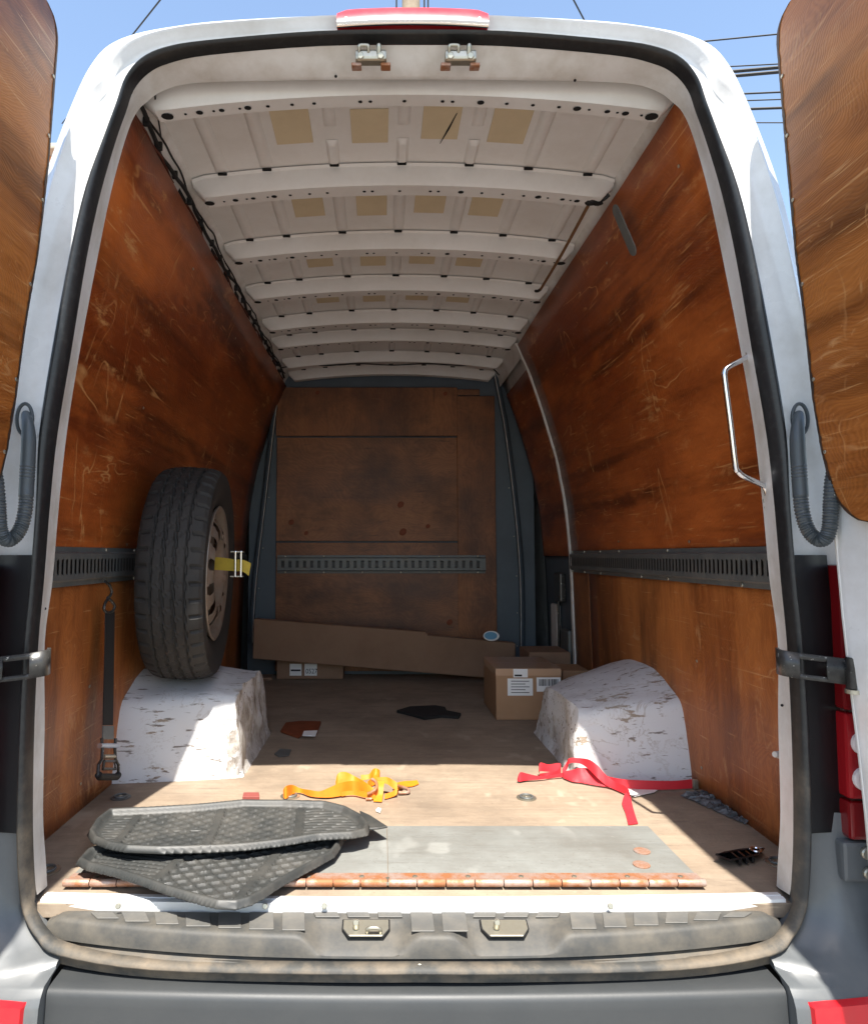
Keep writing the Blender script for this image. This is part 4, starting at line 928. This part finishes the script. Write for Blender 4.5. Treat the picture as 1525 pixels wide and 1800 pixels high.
# ---- cartons
def carton(name, label, lo, hi, mat, rz=0, group='cardboard boxes at the front of the bay', cat='box'):
    e = empty(name, label, cat, group, ((lo[0] + hi[0]) / 2, (lo[1] + hi[1]) / 2, lo[2]))
    rt = rotz(rz); pv = e.location.copy()
    def b(nm, l, h, m, bev=.003, par=e): return box(nm, l, h, m, par, bev, rt, None if rz == 0 else None) if rz == 0 else box_r(nm, l, h, m, par, bev, rt, pv)
    b('body', lo, hi, mat)
    return e, b
def box_r(nm, l, h, m, par, bev, rt, pv):
    me = boxm(nm, Vector(l) - pv, Vector(h) - pv, bev); me.transform(Matrix.Translation(pv) @ rt.to_4x4()); return link(nm, me, m, par)
yb_ = 1.70; a, b2 = at(871, 1176, Y=yb_), at(987, 1267, Y=yb_)
zt = a.z; x0, x1 = a.x, b2.x
cb, bb = carton('cardboard_box', 'square brown carton with white shipping labels beside the right wheel arch', (x0, yb_, .002), (x1, yb_ + .36, zt), M['card'])
bb('tape', (x0 - .001, yb_ - .0012, zt - .030), (x1 + .001, yb_ + .36, zt + .0012), M['tape'], .0005); bb('flap_seam', (x0 + .002, yb_ + .17, zt + .0005), (x1 - .002, yb_ + .176, zt + .0018), M['card_dark'], .0003)
def lab(px0, py0, px1, py1, nm='label', mt='paper', d=.0022, par=None):
    p, q = at(px0, py1, Y=yb_ - d), at(px1, py0, Y=yb_ - d); return box(nm, (p.x, yb_ - d, p.z), (q.x, yb_ - .0002 if d < .0025 else yb_ - d + .0008, q.z), M[mt], par or cb, .0002)
l1 = lab(902, 1176, 927, 1191); l2 = lab(892, 1193, 936, 1223); l3 = lab(943, 1191, 985, 1216)
lab(904, 1186, 917, 1189, 'print_line', 'ink', .0028, l1)
for i in range(5): lab(898, 1197 + i * 5, 930 - 7 * (i % 2), 1198.2 + i * 5, 'print_line', 'ink', .0028, l2)
x = 947.0
while x < 982:
    wd = rnd.choice((.5, .8, 1.3)); lab(x, 1194, x + wd, 1206, 'barcode_bar', 'ink', .0028, l3); x += wd + rnd.choice((.6, 1.0, 1.5))
yb2 = 1.86; p, q = at(985, 1179, Y=yb2), at(1037, 1250, Y=yb2)
carton('cardboard_box', 'plain small carton half hidden between the labelled carton and right arch', (p.x + .01, yb2, .002), (q.x, yb2 + .2, p.z), M['card'])
p, q = at(930, 1147, Y=2.15), at(1003, 1200, Y=2.15)
carton('cardboard_box', 'taller dull carton standing behind the labelled carton', (p.x, 2.15, .002), (q.x, 2.40, p.z), M['card_dark'])
# long flat carton leaning on the bulkhead, with its shorter neighbour
def slab(name, label, px, Y, th, mat, group='cardboard boxes at the front of the bay'):
    P = [at(x, y, Y=Y) for x, y in px]; o = prism(name, P, Vector((0, th, .0)), mat, None, .004); return tag(o, label, 'box', group)
slab('flat_carton', 'long dull brown flat carton tilted across the bulkhead foot', [(444, 1158), (905, 1196), (906, 1131), (752, 1117), (748, 1111), (446, 1088)], 2.62, .07, M['card_dark'])
lc = empty('cardboard_box', 'low carton marked 0527 lying under the long tilted carton', 'box', 'cardboard boxes at the front of the bay', at(540, 1197, Y=2.66))
p, q = at(486, 1199, Y=2.70), at(603, 1160, Y=2.70); box('body', (p.x, 2.70, .004), (q.x, 2.84, q.z), M['card_dark'], lc, .004)
for x0_, x1_ in ((509, 530), (535, 557)):
    p, q = at(x0_, 1188, Y=2.698), at(x1_, 1167, Y=2.698); lb = box('label', (p.x, 2.6975, p.z), (q.x, 2.699, q.z), M['paper'], lc, .0003)
cu = bpy.data.curves.new('number', 'FONT'); cu.body = '0527'; cu.size = .040; cu.extrude = .0004
to = bpy.data.objects.new('number_tmp', cu); COL.objects.link(to); dg = bpy.context.evaluated_depsgraph_get(); me = bpy.data.meshes.new_from_object(to.evaluated_get(dg)); bpy.data.objects.remove(to)
p = at(537, 1184, Y=2.6965); me.transform(Matrix.Translation(p) @ Matrix.Rotation(R(90), 4, 'X')); xs_ = [v.co.x for v in me.vertices]; sc_x = .068 / (max(xs_) - min(xs_)); me.transform(Matrix.Translation((p.x, 0, 0)) @ Matrix.Scale(sc_x, 4, (1, 0, 0)) @ Matrix.Translation((-p.x, 0, 0)))
link('number', me, M['ink'], lc)
p = at(511, 1180, Y=2.6965); q = at(528, 1177, Y=2.6965); box('print_line', (p.x, 2.6965, p.z), (q.x, 2.6974, q.z), M['ink'], lc, 0)
sk = empty('blue_sticker', 'pale blue oval paper disc propped on the long carton end', 'sticker', None, at(863, 1130, Y=2.60))
c = at(863, 1118, Y=2.612); v, f = disc(c, .034, (.1, -1, .15), .003, 26, 1.0); o = mesh('disc', [Vector((c.x + (p.x - c.x) * 1.4, p.y, c.z + (p.z - c.z) * .85)) for p in v], f, M['paper'], sk)
v, f = disc(c + Vector((-.002, -.0032, .002)), .028, (.1, -1, .15), .001, 22); mesh('print', [Vector((c.x + (p.x - c.x) * 1.35, p.y, c.z + (p.z - c.z) * .78)) for p in v], f, M['blue'], sk)
# ---- small litter
def flat(name, label, cat, px, h, mat, z=.002, bump_=0):
    P = [at(x, y, Z=z) for x, y in px]; o = prism(name, P, Vector((0, 0, h)), mat, None, min(.001, h * .3)); return tag(o, label, cat)
flat('black_rag', 'flat black rag on the shaded floor in front of the cartons', 'rag', [(697, 1253), (720, 1246), (765, 1244), (782, 1247), (785, 1253), (810, 1258), (806, 1264), (775, 1262), (745, 1266), (728, 1261)], .012, M['rag'])
flat('brown_paper', 'reddish brown paper scrap lying beside the left wheel arch', 'paper', [(493, 1288), (502, 1274), (530, 1271), (564, 1272), (557, 1293), (536, 1292), (524, 1299)], .010, M['brown'])
flat('torn_paper', 'small torn cream paper corner lying on the brown scrap', 'paper', [(534, 1286), (558, 1285), (554, 1295), (531, 1294)], .003, M['paper'], .0135)
flat('wood_block', 'small reddish block behind the upper rubber mat', 'block', [(426, 1409), (428, 1401), (455, 1401), (456, 1409)], .014, M['redblock'])
flat('paint_chip', 'dark grey flake on floor just inside the shadow by the left arch', 'flake', [(482, 1326), (492, 1317), (512, 1318), (508, 1329), (490, 1331)], .002, M['track'])
flat('wood_offcut', 'thin wood offcut in the dark beyond the spare wheel', 'offcut', [(408, 1190), (478, 1190), (478, 1196), (408, 1197)], .015, M['card_dark'])
flat('pebble', 'tiny pale pebble on floor right of the upper mat', 'pebble', [(660, 1427), (664, 1423), (670, 1425), (668, 1430)], .006, M['paper'])
# black plastic tray at the right
tr = empty('plastic_tray', 'small broken black plastic housing near the right end of the sill', 'plastic part', None, at(1300, 1510, Z=0))
A = [at(x, y, Z=.020) for x, y in ((1256, 1503), (1272, 1497), (1300, 1492), (1330, 1489), (1344, 1491), (1338, 1501), (1318, 1507), (1282, 1514))]
Bt = [at(x, y, Z=.002) for x, y in ((1262, 1508), (1275, 1503), (1300, 1498), (1326, 1496), (1336, 1498), (1330, 1507), (1314, 1511), (1285, 1517))]
n = len(A); V = A + Bt; Fc = [(i, (i + 1) % n, n + (i + 1) % n, n + i) for i in range(n)] + [tuple(n + i for i in range(n))]
gl = plain('glossy_black_plastic', (.012, .012, .013), .18, coat=.6)
o = mesh('tray', V, Fc, gl, tr); md = o.modifiers.new('thick', 'SOLIDIFY'); md.thickness = .004
for t in (.3, .5, .7): p, q = A[1].lerp(A[4], t), A[7].lerp(A[5], t); box('rib', (min(p.x, q.x), min(p.y, q.y), .004), (min(p.x, q.x) + .006, max(p.y, q.y) - .003, .018), gl, tr, .001)
tube('ring', [at(1328, 1494, Z=.022) + Vector((.012 * math.cos(t), .012 * math.sin(t), 0)) for t in [k * .4 for k in range(17)]], .003, M['chrome'], tr, 6)
# dirty foil strip along the right wall
g = random.Random(4); rows = []
for i in range(30):
    t = i / 29; a = at(1195 + (1312 - 1195) * t, 1398 + (1450 - 1398) * t, Z=.003); b = at(1245 + (1330 - 1245) * t, 1392 + (1440 - 1392) * t, Z=.003)
    rows.append([a.lerp(b, u / 9) + Vector((g.uniform(-.004, .004), g.uniform(-.004, .004), g.uniform(0, .012) if 0 < u < 9 else 0)) for u in range(10)])
foil = dirty('grey_crumpled_sheet', (.05, .055, .06), (.28, .29, .31), .7, 30, .5, .2, fine=120)
o = grid('crumpled_sheet', rows, foil, None, False); tag(o, 'crumpled dark grey plastic sheet along the right wall foot', 'sheet')
c = at(1385, 1492, Z=.002); o = box('wood_stick', (c.x - .02, c.y, .002), (c.x + .09, c.y + .018, .016), M['card'], None, .002, rotz(35)); tag(o, 'small pale wood stick beside the right door pillar', 'stick')
# bungee cord under the roof on the right
bg = empty('bungee_cord', 'brown bungee cord hooked under the roof bows on the right', 'cord', None, at(1040, 352, Z=1.84))
a, b = at(1036, 356, Z=1.835), at(950, 508, Z=1.838)
tube('cord', [a, a.lerp(b, .5) + Vector((0, 0, -.008)), b], .0055, M['bungee'], bg, 8)
tube('hook', spline([at(1070, 342, Z=1.85), at(1060, 350, Z=1.842), at(1050, 354, Z=1.835), at(1040, 352, Z=1.835), at(1036, 358, Z=1.833)], 4), .006, M['wire'], bg, 8)
tube('knot', [a + Vector((-.012, -.004, 0)), a + Vector((.0, 0, .004)), a + Vector((.014, .006, .002))], lambda t: .008 + .006 * math.sin(t * 3.1), M['wire'], bg, 8)
tube('hook', spline([b, b + Vector((-.004, .03, .004)), b + Vector((-.010, .05, .012))], 4), .006, M['wire'], bg, 8)
